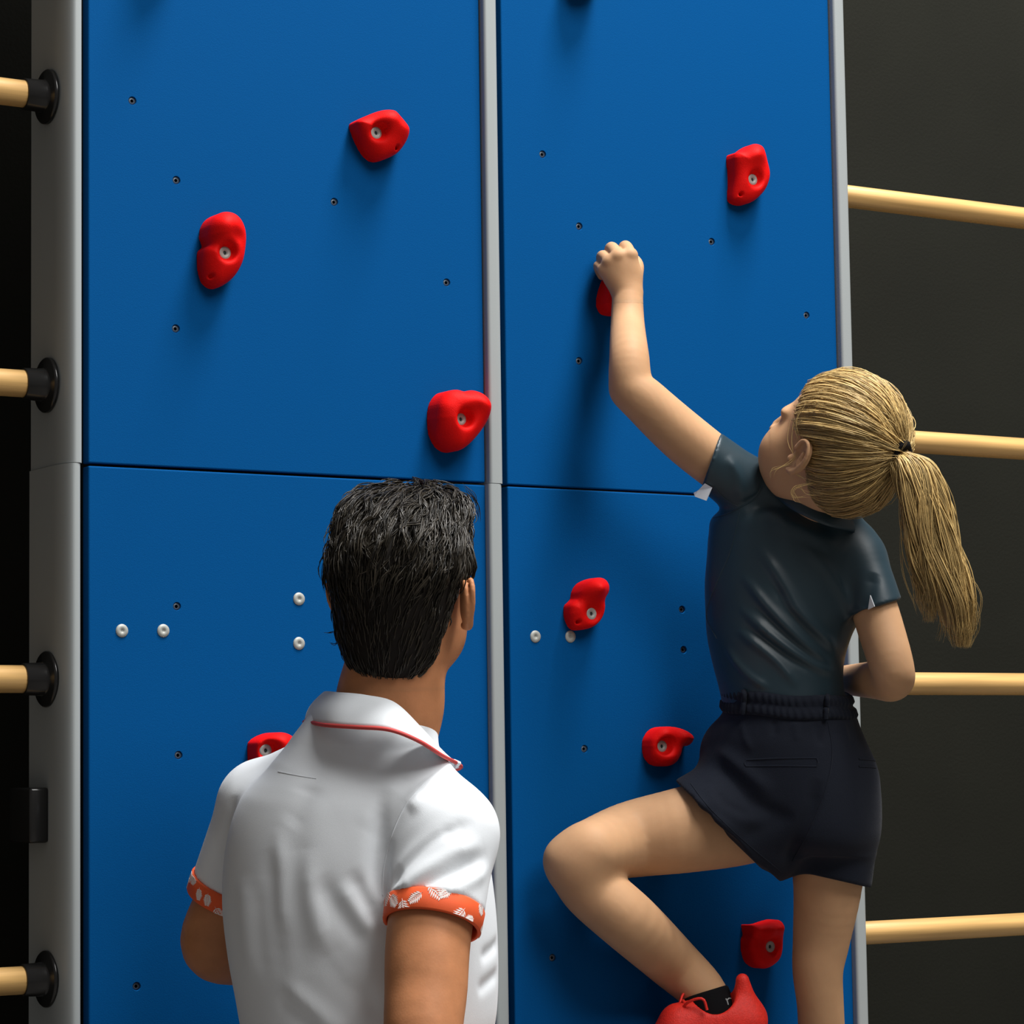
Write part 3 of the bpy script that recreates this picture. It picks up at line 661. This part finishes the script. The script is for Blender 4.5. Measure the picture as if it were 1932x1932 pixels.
# --- sock, shoe (raised foot) and the standing foot's shoe
def shoe(a, toe, heel_up, s, parent, sockp=None):
    S_ = SDF(); a, toe, hu = map(np.asarray, (a, toe, heel_up)); d = toe-a; L_ = np.linalg.norm(d); d = d/L_
    up = hu-d*(hu@d); up /= np.linalg.norm(up); sd = np.cross(d, up)
    P = lambda x, y, z: a+d*x*s+up*y*s+sd*z*s
    S_.cone(P(-.045, .0, 0), P(.06, -.005, 0), .036*s, .036*s, .02); S_.cone(P(.06, -.005, 0), P(.135, -.018, 0), .036*s, .027*s, .02)
    S_.cone(P(-.052, .01, 0), P(-.058, .062, 0), .023*s, .010*s, .016)
    S_.cone(P(-.02, .02, 0), P(.05, .03, 0), .030*s, .026*s, .02)
    S_.cone(P(-.012, .13, 0), P(-.010, .048, 0), .036*s, .030*s, .008, op='s')
    n_, p0 = up, P(0, -.032, 0); S_.p = [(q[0], q[1], q[2], q[3], q[4], q[5]+((lambda X, Y, Z: -((X-p0[0])*n_[0]+(Y-p0[1])*n_[1]+(Z-p0[2])*n_[2])),)) if q[4] == 'u' else q for q in S_.p]
    V, F = S_.mesh(.0024); o = obj('shoe', c2w(V), F, M['shoe'], parent)
    T_ = SDF(); T_.cone(P(-.045, -.040, 0), P(.06, -.040, 0), .038*s, .038*s, .02, sq=(up, .28)); T_.cone(P(.06, -.040, 0), P(.135, -.040, 0), .038*s, .028*s, .02, sq=(up, .30))
    V2, F2 = T_.mesh(.003); obj('sole', c2w(V2), F2, M['sole'], o)
    for k in range(3):
        v, f = tubes(np.array([P(.03+k*.018, .040-k*.004, -.022), P(.036+k*.018, .057-k*.007, 0), P(.03+k*.018, .040-k*.004, .022)]), .0028*s, 5, False); obj('lace', c2w(v), f, M['shoe'], o)
    for q in (-1, 1):
        v, f = tubes(cr([P(.045, .045, q*.004), P(.03, .060, q*.02), P(.012, .062, q*.03), P(.01, .045, q*.034)], 12), .0022*s, 5, False); obj('lace', c2w(v), f, M['shoe'], o)
    return o, P
so, _ = shoe(g(1348, 1944, -.030), g(1218, 1982, -.046), np.array([-.1, 1, -.12]), 1.0, girl); so['label'] = 'bright red trainer on the raised foot'
so2, _ = shoe(g(1560, 2212, .060), g(1440, 2222, .042), np.array([0, 1, -.05]), 1.0, girl); so2['label'] = 'bright red trainer on the standing foot'
sk = SDF(); kp = mk_plane((1286, 1884), (1378, 1856), (1340, 1920))
sk.chain([g(1328, 1872, 0), g(1342, 1912, -.012), g(1346, 1945, -.02)], [gr(47), gr(48), gr(48)], .01, cuts=(kp,))
V, F = sk.mesh(.0022); ko = obj('sock', c2w(V), F, M['blackf'], girl); ko['label'] = 'black ankle sock with grey lettering'
tr = bvh(V, F)
for k, st in enumerate([[(1372, 1884), (1375, 1889), (1377, 1896)], [(1374, 1888), (1378, 1884), (1382, 1884)], [(1384, 1882), (1385, 1888), (1389, 1889), (1392, 1885)], [(1391, 1878), (1393, 1884), (1395, 1887)]]):
    seam('sock_lettering', tr, [(x-3, y) for x, y in st], .0012, M['grey'], ko, lift=.0004, n=8)
sk2 = SDF(); sk2.chain([g(1560, 2140, .07), g(1562, 2200, .07)], [gr(34), gr(36)], .01); V, F = sk2.mesh(.003); obj('sock', c2w(V), F, M['blackf'], girl)

# --- hair: cap pulled back into a tie, ponytail, loose wisps
TIE = g(1690, 852, -.17)
tie_l = ((TIE-GC)@GB.T)/GS
hc = SDF()
HB = lambda p, r, k=.015: hc.ell(gL(*p), np.array(r)*GS, GB, k)
HB((0, -.016, .026), (.0835, .103, .093)); HB((0, -.045, -.035), (.062, .062, .058), .03)
hc.cone(gL(0, -.07, .0), TIE, .058*GS, .011, .022)
def hairline(X, Y, Z):
    p = [X-GC[0], Y-GC[1], Z-GC[2]]; l = [(p[0]*GB[i][0]+p[1]*GB[i][1]+p[2]*GB[i][2])/GS for i in range(3)]
    lat, v, w = np.abs(l[0]), l[1], l[2]
    gl = np.interp(v, [-.2, -.10, -.060, -.035, -.018, .0, .030, .052, .068, .085, .13], [-.3, -.13, -.098, -.074, -.040, .004, .000, .028, .056, .078, .16])
    return (gl-w)*.7*GS
lo_, hi_ = hc.bounds(); hc.add(lo_, hi_, hairline, .004, 'i')
V, F = hc.mesh(.0028); V = relax(V, F)
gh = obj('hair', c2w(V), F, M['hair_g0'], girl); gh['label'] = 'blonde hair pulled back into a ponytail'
tr = bvh(V, F); N = vnorm(V, F)
cen = gL(0, -.02, .01)
loc = ((V-GC)@GB.T)/GS
wgt = np.clip(.2+ (loc[:, 1]+.05)*9, .06, 1); wgt[((V-TIE)**2).sum(1) < .03**2] = 0
pick = rng.choice(len(V), 3800, p=wgt/wgt.sum())
paths = []
Mp = 16
for i in pick:
    a = V[i]; ln = np.linalg.norm(TIE-a)
    if ln < .03: continue
    tt = np.linspace(0, 1, Mp); P = a[None]*(1-tt[:, None])+TIE[None]*tt[:, None]
    jit = rng.normal(0, .0030, 3); out = []
    lift = .0006+abs(rng.normal(0, .0012))
    ok = True
    for k, p in enumerate(P):
        d = p-cen; d /= np.linalg.norm(d)+1e-9
        r = tr.ray_cast(Vector(cen), Vector(d))
        if r[0] is None: ok = False; break
        q = np.array(r[0])
        if k > Mp*.55: q = q*(1-(k/Mp-.55)/.45*.9)+p*((k/Mp-.55)/.45*.9) if np.linalg.norm(q-cen) > np.linalg.norm(p-cen)*1.25 else q
        out.append(q+d*lift*math.sin(math.pi*min(1, .15+tt[k]))+jit*math.sin(math.pi*tt[k]))
    if ok: paths.append(out)
v, f = tubes(np.array(paths), rng.uniform(.0003, .0008, (len(paths), 1)).repeat(Mp, 1), 3)
obj('pulled_back_strands', c2w(v), f, M['hair_g'], gh)['kind'] = 'stuff'
# ponytail
axis = cr([TIE, g(1722, 872, -.19), g(1742, 935, -.20), g(1757, 1020, -.20), g(1778, 1100, -.20), g(1797, 1170, -.19), g(1806, 1222, -.19)], 30)
half = np.interp(np.linspace(0, 1, 30), [0, .07, .12, .22, .4, .6, .75, .9, 1], [10, 13, 26, 38, 45, 50, 46, 32, 14])*(GD-.2)/FPX
core = SDF(); core.chain(list(axis[:25:3]), list(half[:25:3]*.5), .02); 
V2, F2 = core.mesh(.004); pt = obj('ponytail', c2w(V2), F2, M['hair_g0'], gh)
paths = []; NP = 2300; Ma = 30
for i in range(NP):
    an = rng.uniform(0, 2*math.pi); rr = math.sqrt(rng.uniform(.15, 1.0)); tw = rng.normal(0, .35); end = int(rng.uniform(16, 30)) if rng.random() < .7 else 30
    if math.cos(an) < -.15: end = min(end, int(rng.uniform(20, 27)))
    ph, fr = rng.uniform(0, 6.28), rng.uniform(.12, .3); am = abs(rng.normal(0, .004))
    cl = round(an/ (2*math.pi)*13)/13*2*math.pi; an = an*.45+cl*.55
    t = np.arange(Ma)*(end-1)/(Ma-1); c = np.stack([np.interp(t, np.arange(30), axis[:, k]) for k in range(3)], 1); hw_ = np.interp(t, np.arange(30), half)
    aa = an+tw*t/30+.5*np.sin(t*.22+cl*3)*.25; x = np.cos(aa)*rr*hw_; z = np.sin(aa)*rr*hw_*.75
    fork = np.clip((t-20)/9, 0, 1)*(-.026 if math.cos(an) < -.15 else .004)
    c = c+np.stack([x+am*np.sin(t*fr+ph)+.0045*np.sin(t*.42+cl*5)*np.clip(t/10, 0, 1)+fork, am*.4*np.cos(t*fr+ph)+(np.abs(fork)*.35), z], 1); c[0] = c[0]*.3+TIE*.7; paths.append(c)
v, f = tubes(np.array(paths), rng.uniform(.00045, .0010, (NP, 1)).repeat(Ma, 1), 3); obj('ponytail_strands', c2w(v), f, M['hair_g'], pt)['kind'] = 'stuff'
v, f = [], []
ta = axis[2]-TIE; ta /= np.linalg.norm(ta); e1 = np.cross(ta, [0, 0, 1]); e1 /= np.linalg.norm(e1); e2 = np.cross(ta, e1)
ring = np.array([TIE+ta*.010+(e1*math.cos(t)+e2*math.sin(t))*.0140+ta*.002*math.sin(3*t) for t in np.linspace(0, 2*math.pi, 40)])
v, f = tubes(ring, .0075, 8, False); ht = obj('hair_tie', c2w(v), f, M['blackf'], gh); ht['label'] = 'black elastic hair tie'
# fine framing strands along the front hairline, lying over temple and ear
both = bvh(*join([(V, F), (Vf_g, Ff_g)])); fr_ = []
for _ in range(170):
    n_ = rng.uniform(-6, 42); q_ = [(1562+n_*.5, 713+abs(n_)*.05), (1533+n_*.8, 738), (1512+n_, 778), (1505+n_, 816)]
    h_ = hits(both, [(x+rng.normal(0, 2), y+rng.normal(0, 2)) for x, y in q_], 20)
    if len(h_) == 20 and np.abs(np.diff(h_, axis=0)).max() < .03: fr_.append(h_*(1-rng.uniform(.0008, .0035)/4.05))
v, f = tubes(np.array(fr_), .00042, 3); obj('framing_strands', c2w(v), f, M['hair_g'], gh)['kind'] = 'stuff'
wis = [[(1512, 760), (1503, 800), (1508, 840), (1513, 868)], [(1520, 758), (1510, 800), (1512, 845), (1500, 880)], [(1505, 850), (1492, 868), (1470, 882), (1455, 890)], [(1500, 868), (1480, 880), (1460, 888), (1456, 902)],
       [(1560, 905), (1520, 912), (1498, 925), (1500, 940), (1512, 948)], [(1570, 915), (1530, 912), (1500, 918), (1497, 938), (1530, 936)], [(1560, 925), (1590, 950), (1640, 945), (1672, 910)], [(1600, 900), (1625, 930), (1620, 950)],
       [(1760, 890), (1790, 940), (1806, 1000)], [(1800, 1050), (1835, 1110), (1842, 1160)], [(1805, 1060), (1848, 1120), (1838, 1190)], [(1700, 1000), (1706, 1080), (1728, 1150)], [(1520, 905), (1505, 895), (1490, 890)], [(1555, 930), (1520, 930), (1508, 915)],
       [(1495, 780), (1490, 830), (1498, 860)], [(1700, 780), (1712, 820), (1700, 850)]]
P = []
for wl in wis:
    for _ in range(3):
        dd = -.155 if wl[0][0] < 1690 else -.2
        P.append(cr([g(x+rng.normal(0, 2.5), y+rng.normal(0, 2.5), dd) for x, y in wl], 16))
v, f = tubes(np.array(P), .0003, 3); obj('loose_wisps', c2w(v), f, M['hair_g'], gh)['kind'] = 'stuff'

# ------------------------------------------------------------------ the man
MD = 3.5
def m_(px, py, dz=0.0): return cp(px, py, MD+dz)
def mr(p, dz=0.0): return p*(MD+dz)/FPX
MC = m_(764, 1098); MB = frame(24, 10, -2); MS = 1.03
mb = SDF()
mL = head_prims(mb, MC, MB, MS)
mb.cone(mL(0, -.02, -.05), m_(735, 1330, .0), mr(92), mr(92), .03); mb.cone(m_(735, 1330, .0), m_(712, 1430, .0), mr(92), mr(105), .03)
ROT = math.radians(-35)
mt = [(1440, 560, 800, 0, .075), (1480, 500, 850, 0, .10), (1520, 470, 865, 0, .115), (1600, 445, 895, 0, .125), (1700, 435, 915, 0, .128), (1800, 445, 918, 0, .122), (1900, 465, 910, 0, .115), (2000, 480, 895, 0, .11), (2150, 470, 900, 0, .115), (2250, 465, 905, 0, .12)]
mb.loft(secs(mt, MD, .12), .04)
mb.cone(m_(690, 1415, .0), m_(500, 1515, .09), mr(50), mr(64), .03); mb.cone(m_(730, 1430, -.02), m_(838, 1572, -.10), mr(54), mr(70), .03)
relb = m_(806, 2010, -.22); lelb = m_(403, 1786, .13)
mb.chain([m_(842, 1575, -.10), m_(812, 1740, -.155), m_(804, 1860, -.19), relb, m_(900, 2078, -.08), m_(1000, 2062, .06)], [mr(78), mr(77), mr(75), mr(66), mr(62), mr(42)], .015)
mb.chain([m_(490, 1520, .10), m_(440, 1680, .12), lelb, m_(500, 1812, .20), m_(720, 1890, .33)], [mr(72), mr(68), mr(62), mr(58), mr(44)], .015)
rw, lw = m_(1000, 2062, .06), m_(720, 1890, .33)

for wst, d1, sgn in ((rw, m_(1030, 2030, .16), 1), (lw, m_(790, 1905, .35), -1)):     # hands loosely closed
    dr = d1-wst; dr /= np.linalg.norm(dr); sx = np.cross(dr, [0, 1, 0]); sx /= np.linalg.norm(sx); up = np.cross(sx, dr)
    Q = lambda a, b, c: wst+dr*a+up*b+sx*c
    mb.ell(Q(.055, 0, 0), [.045, .04, .04], None, .02)
    for i in range(4):
        y = .028-i*.019; mb.chain([Q(.08, y, 0), Q(.118, y, .004*sgn), Q(.128, y, .030*sgn), Q(.105, y, .045*sgn)], [.0105, .0100, .0092, .0082], .003)
    mb.chain([Q(.03, .03, .015*sgn), Q(.065, .048, .03*sgn), Q(.095, .040, .04*sgn)], [.013, .0115, .0095], .005)
flo, fhi = MC-np.array([.13, .135, .14]), MC+np.array([.13, .13, .14])
V, F = mb.mesh(.005); V, F = drop_inside(V, F, flo, fhi, .007); Vf, Ff = mb.mesh(.0024, flo, fhi)
wp = c2w(m_(700, 1932, 0)); man = tag(empty('person', (wp[0], wp[1], 0)), 'dark-haired man seen from behind in a white polo shirt with orange cuffs', 'person')
Vj, Fj = join([(V, F), (Vf, Ff)]); obj('body', c2w(Vj), Fj, M['skin_m'], man)
eyes(man, mL, MS)
# --- polo shirt
ms = SDF()
mtor = [(1400, 600, 770, 0, .08), (1440, 545, 825, 0, .10), (1480, 478, 872, 0, .118), (1520, 448, 890, 0, .13), (1600, 426, 918, 0, .142), (1700, 420, 934, 0, .146), (1800, 430, 940, 0, .143), (1900, 448, 938, 0, .138), (2000, 462, 925, 0, .136), (2150, 455, 925, 0, .142), (2260, 450, 930, 0, .146)]
ms.loft(secs(mtor, MD, .12), .035)
ms.cone(m_(690, 1402, .0), m_(502, 1512, .09), mr(58), mr(80), .04); ms.cone(m_(735, 1412, -.02), m_(838, 1572, -.10), mr(70), mr(90), .035)
ms.cone(m_(725, 1375, .0), m_(705, 1440, .0), mr(98), mr(118), .03)
ms.cone(m_(640, 1400, -.01), m_(600, 1480, -.02), mr(70), mr(90), .04)
ra, rb_ = m_(842, 1575, -.10), m_(815, 1745, -.157)
rax = rb_-ra; rl = np.linalg.norm(rax); rax = rax/rl
hemR = lambda X, Y, Z: (X-rb_[0])*rax[0]+(Y-rb_[1])*rax[1]+(Z-rb_[2])*rax[2]+.022
ms.cone(ra, rb_+rax*.02, mr(92), mr(90), .025, cuts=(hemR,))
la, lb_ = m_(492, 1525, .10), m_(432, 1690, .125); lax = lb_-la; lax /= np.linalg.norm(lax)
hemL = lambda X, Y, Z: (X-lb_[0])*lax[0]+(Y-lb_[1])*lax[1]+(Z-lb_[2])*lax[2]+.016
ms.cone(la, lb_+lax*.02, mr(84), mr(80), .025, cuts=(hemL,))
V, F = ms.mesh(.0036); tr = bvh(V, F); N = vnorm(V, F)
for pts, a, w in [
    ([(722, 1490), (714, 1560), (711, 1640), (722, 1690), (726, 1720)], -.010, .010), ([(735, 1580), (722, 1640), (728, 1700)], -.006, .008),
    ([(730, 1690), (760, 1640), (820, 1585), (895, 1550)], -.0055, .008), ([(733, 1700), (790, 1650), (850, 1610), (910, 1590)], .0055, .010), ([(740, 1660), (790, 1605), (870, 1560)], .0050, .010),
    ([(735, 1712), (800, 1670), (870, 1640), (920, 1610)], -.005, .009), ([(760, 1712), (830, 1690), (890, 1660), (925, 1635)], .0045, .009), ([(790, 1510), (830, 1490), (880, 1500)], -.004, .012), ([(770, 1530), (800, 1505), (850, 1485)], .004, .010),
    ([(578, 1600), (584, 1660), (590, 1710), (612, 1775), (660, 1844), (690, 1875)], .007, .013), ([(600, 1650), (625, 1700), (660, 1750), (700, 1800)], -.006, .012),
    ([(640, 1665), (675, 1720), (710, 1770)], .005, .010), ([(660, 1640), (690, 1700), (718, 1745)], -.005, .009), ([(605, 1760), (640, 1820), (690, 1885), (720, 1930)], -.006, .014),
    ([(525, 1560), (528, 1640), (530, 1700), (534, 1765)], .004, .010), ([(512, 1600), (514, 1680), (520, 1760), (525, 1850)], -.005, .014), ([(532, 1850), (573, 1888), (627, 1932), (660, 1950)], .007, .012), ([(525, 1875), (560, 1910), (600, 1945)], -.005, .012),
    ([(590, 1480), (570, 1520), (545, 1560)], -.004, .014), ([(630, 1410), (590, 1470), (575, 1500)], -.003, .016), ([(445, 1500), (430, 1550), (424, 1600)], -.004, .008),
    ([(560, 1540), (562, 1640), (566, 1760), (575, 1840)], -.004, .016), ([(460, 1650), (462, 1740), (475, 1850)], .004, .014), ([(486, 1660), (490, 1760), (500, 1860)], -.003, .012),
    ([(760, 1470), (720, 1520), (700, 1570)], .004, .016), ([(905, 1810), (930, 1790), (941, 1775)], -.004, .008), ([(900, 1870), (925, 1850), (941, 1835)], -.004, .008)]:
    V = fold(V, N, hits(tr, pts, 130), a*(.62 if max(p[0] for p in pts) < 715 else .85), w*1.1)
msh = obj('polo_shirt', c2w(V), F, M['whitec'], man); msh['label'] = 'white polo shirt with red-piped collar'
tr = bvh(V, F)
seam('back_label', tr, [(525, 1456), (560, 1463), (597, 1469)], .0009, M['whitec'], msh)
seam('armhole_seam', tr, [(800, 1478), (765, 1520), (738, 1580), (724, 1640), (722, 1690)], .0010, M['whitec'], msh)
top = [(700, 1400, .13), (630, 1340, .10), (609, 1307, .03), (640, 1306, -.055), (690, 1311, -.085), (745, 1325, -.098), (795, 1372, -.085), (838, 1420, -.035), (850, 1440, .03), (845, 1450, .07), (800, 1440, .11)]
bot = [(690, 1440, .15), (600, 1390, .12), (574, 1362, .03), (612, 1368, -.085), (670, 1372, -.125), (735, 1377, -.142), (790, 1398, -.135), (835, 1426, -.10), (862, 1440, .00), (866, 1450, .07), (810, 1460, .13)]
col, Bc = collar('collar', top, bot, MD, M['whitec'], msh, th=.004, n=90, bulge=.006)
v, f = tubes(Bc, .0026, 6, False); obj('collar_piping', c2w(v), f, M['piping'], col)
v, f = tubes(np.array([m_(850, 1436, .0), m_(858, 1437, -.01), m_(866, 1440, -.005), m_(860, 1446, .0)]), .003, 6, False); obj('collar_tip', c2w(v), f, M['whitec'], col)
# --- orange printed cuffs with white leaf print
def cuff(c0, ax, r, w, tw, parent, seed):
    """hollow sleeve band: c0 centre of upper rim, ax down the arm"""
    R_ = random.Random(seed); e1 = np.cross(ax, [0, 0, 1.0]); e1 /= np.linalg.norm(e1); e2 = np.cross(ax, e1); n = 64
    def S(u, t, o): return c0+ax*(t*w)+(e1*math.cos(u)+e2*math.sin(u))*(r*(1-.03*t)+o)
    pr = [(0, -.004), (0, .0012), (.06, .0022), (.94, .0022), (1, .0012), (1, -.0022), (.9, -.003), (-.4, -.004)]
    P = [S(2*math.pi*i/n, t, o) for t, o in pr for i in range(n)]; idx = np.arange(len(pr)*n).reshape(-1, n)
    f = np.array([(idx[j, i], idx[j, (i+1) % n], idx[j+1, (i+1) % n], idx[j+1, i]) for j in range(len(pr)-1) for i in range(n)])
    o = obj('cuff', c2w(np.array(P)), f, M['orange'], parent); o['label'] = 'orange cuff printed with white leaves'
    k = 0
    for u0 in np.arange(0, 2*math.pi, .30):
        u0 += R_.uniform(-.06, .06); t0 = R_.choice([.15, .5, .8, .95]); an = R_.uniform(-1.2, 1.2)+math.pi/2; ln = R_.uniform(.014, .022)
        vv, ff = [], []
        def put(du, dt):   # metres along band / across band, clipped to the band
            return (u0+du/r, min(.985, max(.015, t0+dt/w)))
        ca, sa = math.cos(an), math.sin(an)
        def leaflet(x0, y0, x1, y1, wd):
            d = np.array([x1-x0, y1-y0]); L = np.linalg.norm(d)+1e-9; nn = np.array([-d[1], d[0]])/L*wd
            q = [(x0, y0), ((x0+x1)/2+nn[0], (y0+y1)/2+nn[1]), (x1, y1), ((x0+x1)/2-nn[0], (y0+y1)/2-nn[1])]
            T = [put(x*ca-y*sa, x*sa+y*ca) for x, y in q]
            if max(t for _, t in T)-min(t for _, t in T) < .02: return
            b = len(vv); vv.extend([S(u, t, .0026) for u, t in T]); vv.extend([S(u, t, .0020) for u, t in T])
            ff.extend([(b, b+1, b+2, b+3), (b+7, b+6, b+5, b+4)]+[(b+i, b+4+i, b+4+(i+1) % 4, b+(i+1) % 4) for i in range(4)])
        leaflet(-ln*.55, 0, ln*.6, 0, .0008)
        for j in range(7):
            x = -ln*.4+j*ln*.14; l = ln*.42*(1-abs(j-2)/8)
            for s_ in (-1, 1): leaflet(x, 0, x+l*.6, s_*l, .0011)
        if vv: obj('leaf_print', c2w(np.array(vv)), ff, M['leafw'], o, smooth=False)
    return o
cuff(rb_-rax*.024, rax, mr(89), .0265, 0, msh, 3); cuff(lb_-lax*.018, lax, mr(82), .0265, 0, msh, 5)
# --- trousers and shoes below the frame
tz = lambda P: w2c(np.array(P, float))
hipw = c2w(m_(690, 2260, 0)); sdv = np.array([_R0[0]*.82-_F[0]*.57, _R0[1]*.82-_F[1]*.57, 0]); sdv /= np.linalg.norm(sdv); fwd = np.array([-sdv[1], sdv[0], 0])
tsr = SDF(); tsr.ell(tz(hipw+np.array([0, 0, -.04])), [.17, .12, .15], None, .03)
for q in (-1, 1):
    hj = hipw+sdv*.09*q+np.array([0, 0, -.06]); kj = hipw+sdv*.11*q+fwd*.02; kj[2] = .5; aj = hipw+sdv*.12*q; aj[2] = .07
    tsr.chain([tz(hj), tz(kj), tz(aj)], [.095, .068, .056], .03)
V, F = tsr.mesh(.007); obj('trousers', c2w(V), F, M['trouser'], man)
for q in (-1, 1):
    aj = hipw+sdv*.12*q; aj[2] = .05; t_ = aj+fwd*.13
    S_ = SDF(); S_.cone(tz(aj-fwd*.04), tz(t_+np.array([0, 0, -.012])), .045, .034, .02); S_.cone(tz(aj), tz(aj+np.array([0, 0, .05])), .045, .045, .02)
    V, F = S_.mesh(.005); W = c2w(V); W[:, 2] = np.maximum(W[:, 2], .0); obj('shoe', W, F, M['blackf'], man)
# --- hair
mh = SDF(); HM = lambda p, r, k=.02: mh.ell(mL(*p), np.array(r)*MS, MB, k)
HM((.003, -.014, .022), (.080, .104, .092)); HM((0, -.050, -.045), (.066, .054, .075), .03); HM((.022, .03, .080), (.045, .06, .030), .02); HM((-.034, -.01, .082), (.034, .06, .028), .02)
def mline(X, Y, Z):
    p = [X-MC[0], Y-MC[1], Z-MC[2]]; l = [(p[0]*MB[i][0]+p[1]*MB[i][1]+p[2]*MB[i][2])/MS for i in range(3)]
    gl = np.interp(l[1], [-.2, -.115, -.085, -.06, -.04, -.026, -.016, .004, .026, .030, .055, .075, .12], [-.150, -.138, -.128, -.105, -.078, -.050, -.008, .012, .006, .020, .040, .062, .10])
    return (gl-l[2])*.7*MS
lo_, hi_ = mh.bounds(); mh.add(lo_, hi_, mline, .006, 'i')
V, F = mh.mesh(.0032); N = vnorm(V, F)
hm = obj('hair', c2w(V), F, M['hair_m0'], man); hm['label'] = 'short dark hair with loose locks on top'
tr = bvh(V, F); loc = ((V-MC)@MB.T)/MS
crown = mL(.0, .095, .085)
def strand(i, ln, n, lift, wav):
    p = V[i].copy(); out = [p+N[i]*.0004]; nn = N[i]; r = p-crown
    for k in range(n-1):
        w_loc = ((p-MC)@MB.T)/MS
        d = p-crown; d = d/(np.linalg.norm(d)+1e-6)
        d = d*.8+(-MB[2])*.6*np.clip(1-w_loc[2]*6, 0, 1)
        d = d+wav*math.sin(k*.9+i % 7)
        d = d-nn*(d@nn); d /= np.linalg.norm(d)+1e-9
        p = p+d*ln/(n-1)
        q = tr.find_nearest(Vector(p))
        nn = np.array(q[1]); base = np.array(q[0]); p = base; out.append(base+nn*(lift*math.sin(math.pi*(k+1)/n*.8)+.0004))
    return out
wt = np.where(loc[:, 2] > .02, 1.6, .7); pick = rng.choice(len(V), 3600, p=wt/wt.sum()); paths = []
for i in pick:
    up_ = loc[i, 2] > .03; paths.append(strand(i, rng.uniform(.03, .055) if up_ else rng.uniform(.012, .028), 7, abs(rng.normal(0, .004 if up_ else .0012))+.0006, rng.normal(0, .25 if up_ else .18, 3)))
v, f = tubes(np.array(paths), rng.uniform(.0005, .0011, (len(paths), 1)).repeat(7, 1), 3); obj('strands', c2w(v), f, M['hair_m'], hm)['kind'] = 'stuff'
top_i = np.where(loc[:, 2] > .045)[0]; paths = []
for i in rng.choice(top_i, 95):
    wv = rng.normal(0, .38, 3); base = np.array(strand(i, rng.uniform(.045, .07), 9, rng.uniform(.004, .011), wv))
    for k in range(9): paths.append(base+rng.normal(0, .0022, 3)+rng.normal(0, .0005, base.shape)*np.linspace(0, 1, 9)[:, None])
v, f = tubes(np.array(paths), rng.uniform(.0005, .0010, (len(paths), 1)).repeat(9, 1), 3); obj('top_locks', c2w(v), f, M['hair_m'], hm)['kind'] = 'stuff'
fl = []
for wl in [[(628, 1190), (622, 1194), (614, 1193)], [(640, 1210), (630, 1214), (624, 1212)], [(642, 1190), (634, 1196), (626, 1192)], [(616, 1040), (611, 1052), (613, 1066)], [(618, 1060), (611, 1070), (614, 1082)], [(880, 925), (896, 950), (903, 975)], [(885, 930), (902, 955), (906, 985)], [(875, 915), (893, 935), (901, 960)],
           [(840, 1225), (832, 1232), (820, 1236)], [(720, 918), (735, 908), (752, 908)], [(800, 912), (830, 908), (855, 916)]]:
    for _ in range(3): fl.append(cr([m_(x+rng.normal(0, 2), y+rng.normal(0, 2), .0) for x, y in wl], 8))
v, f = tubes(np.array(fl), .0005, 3); obj('stray_hairs', c2w(v), f, M['hair_m'], hm)['kind'] = 'stuff'
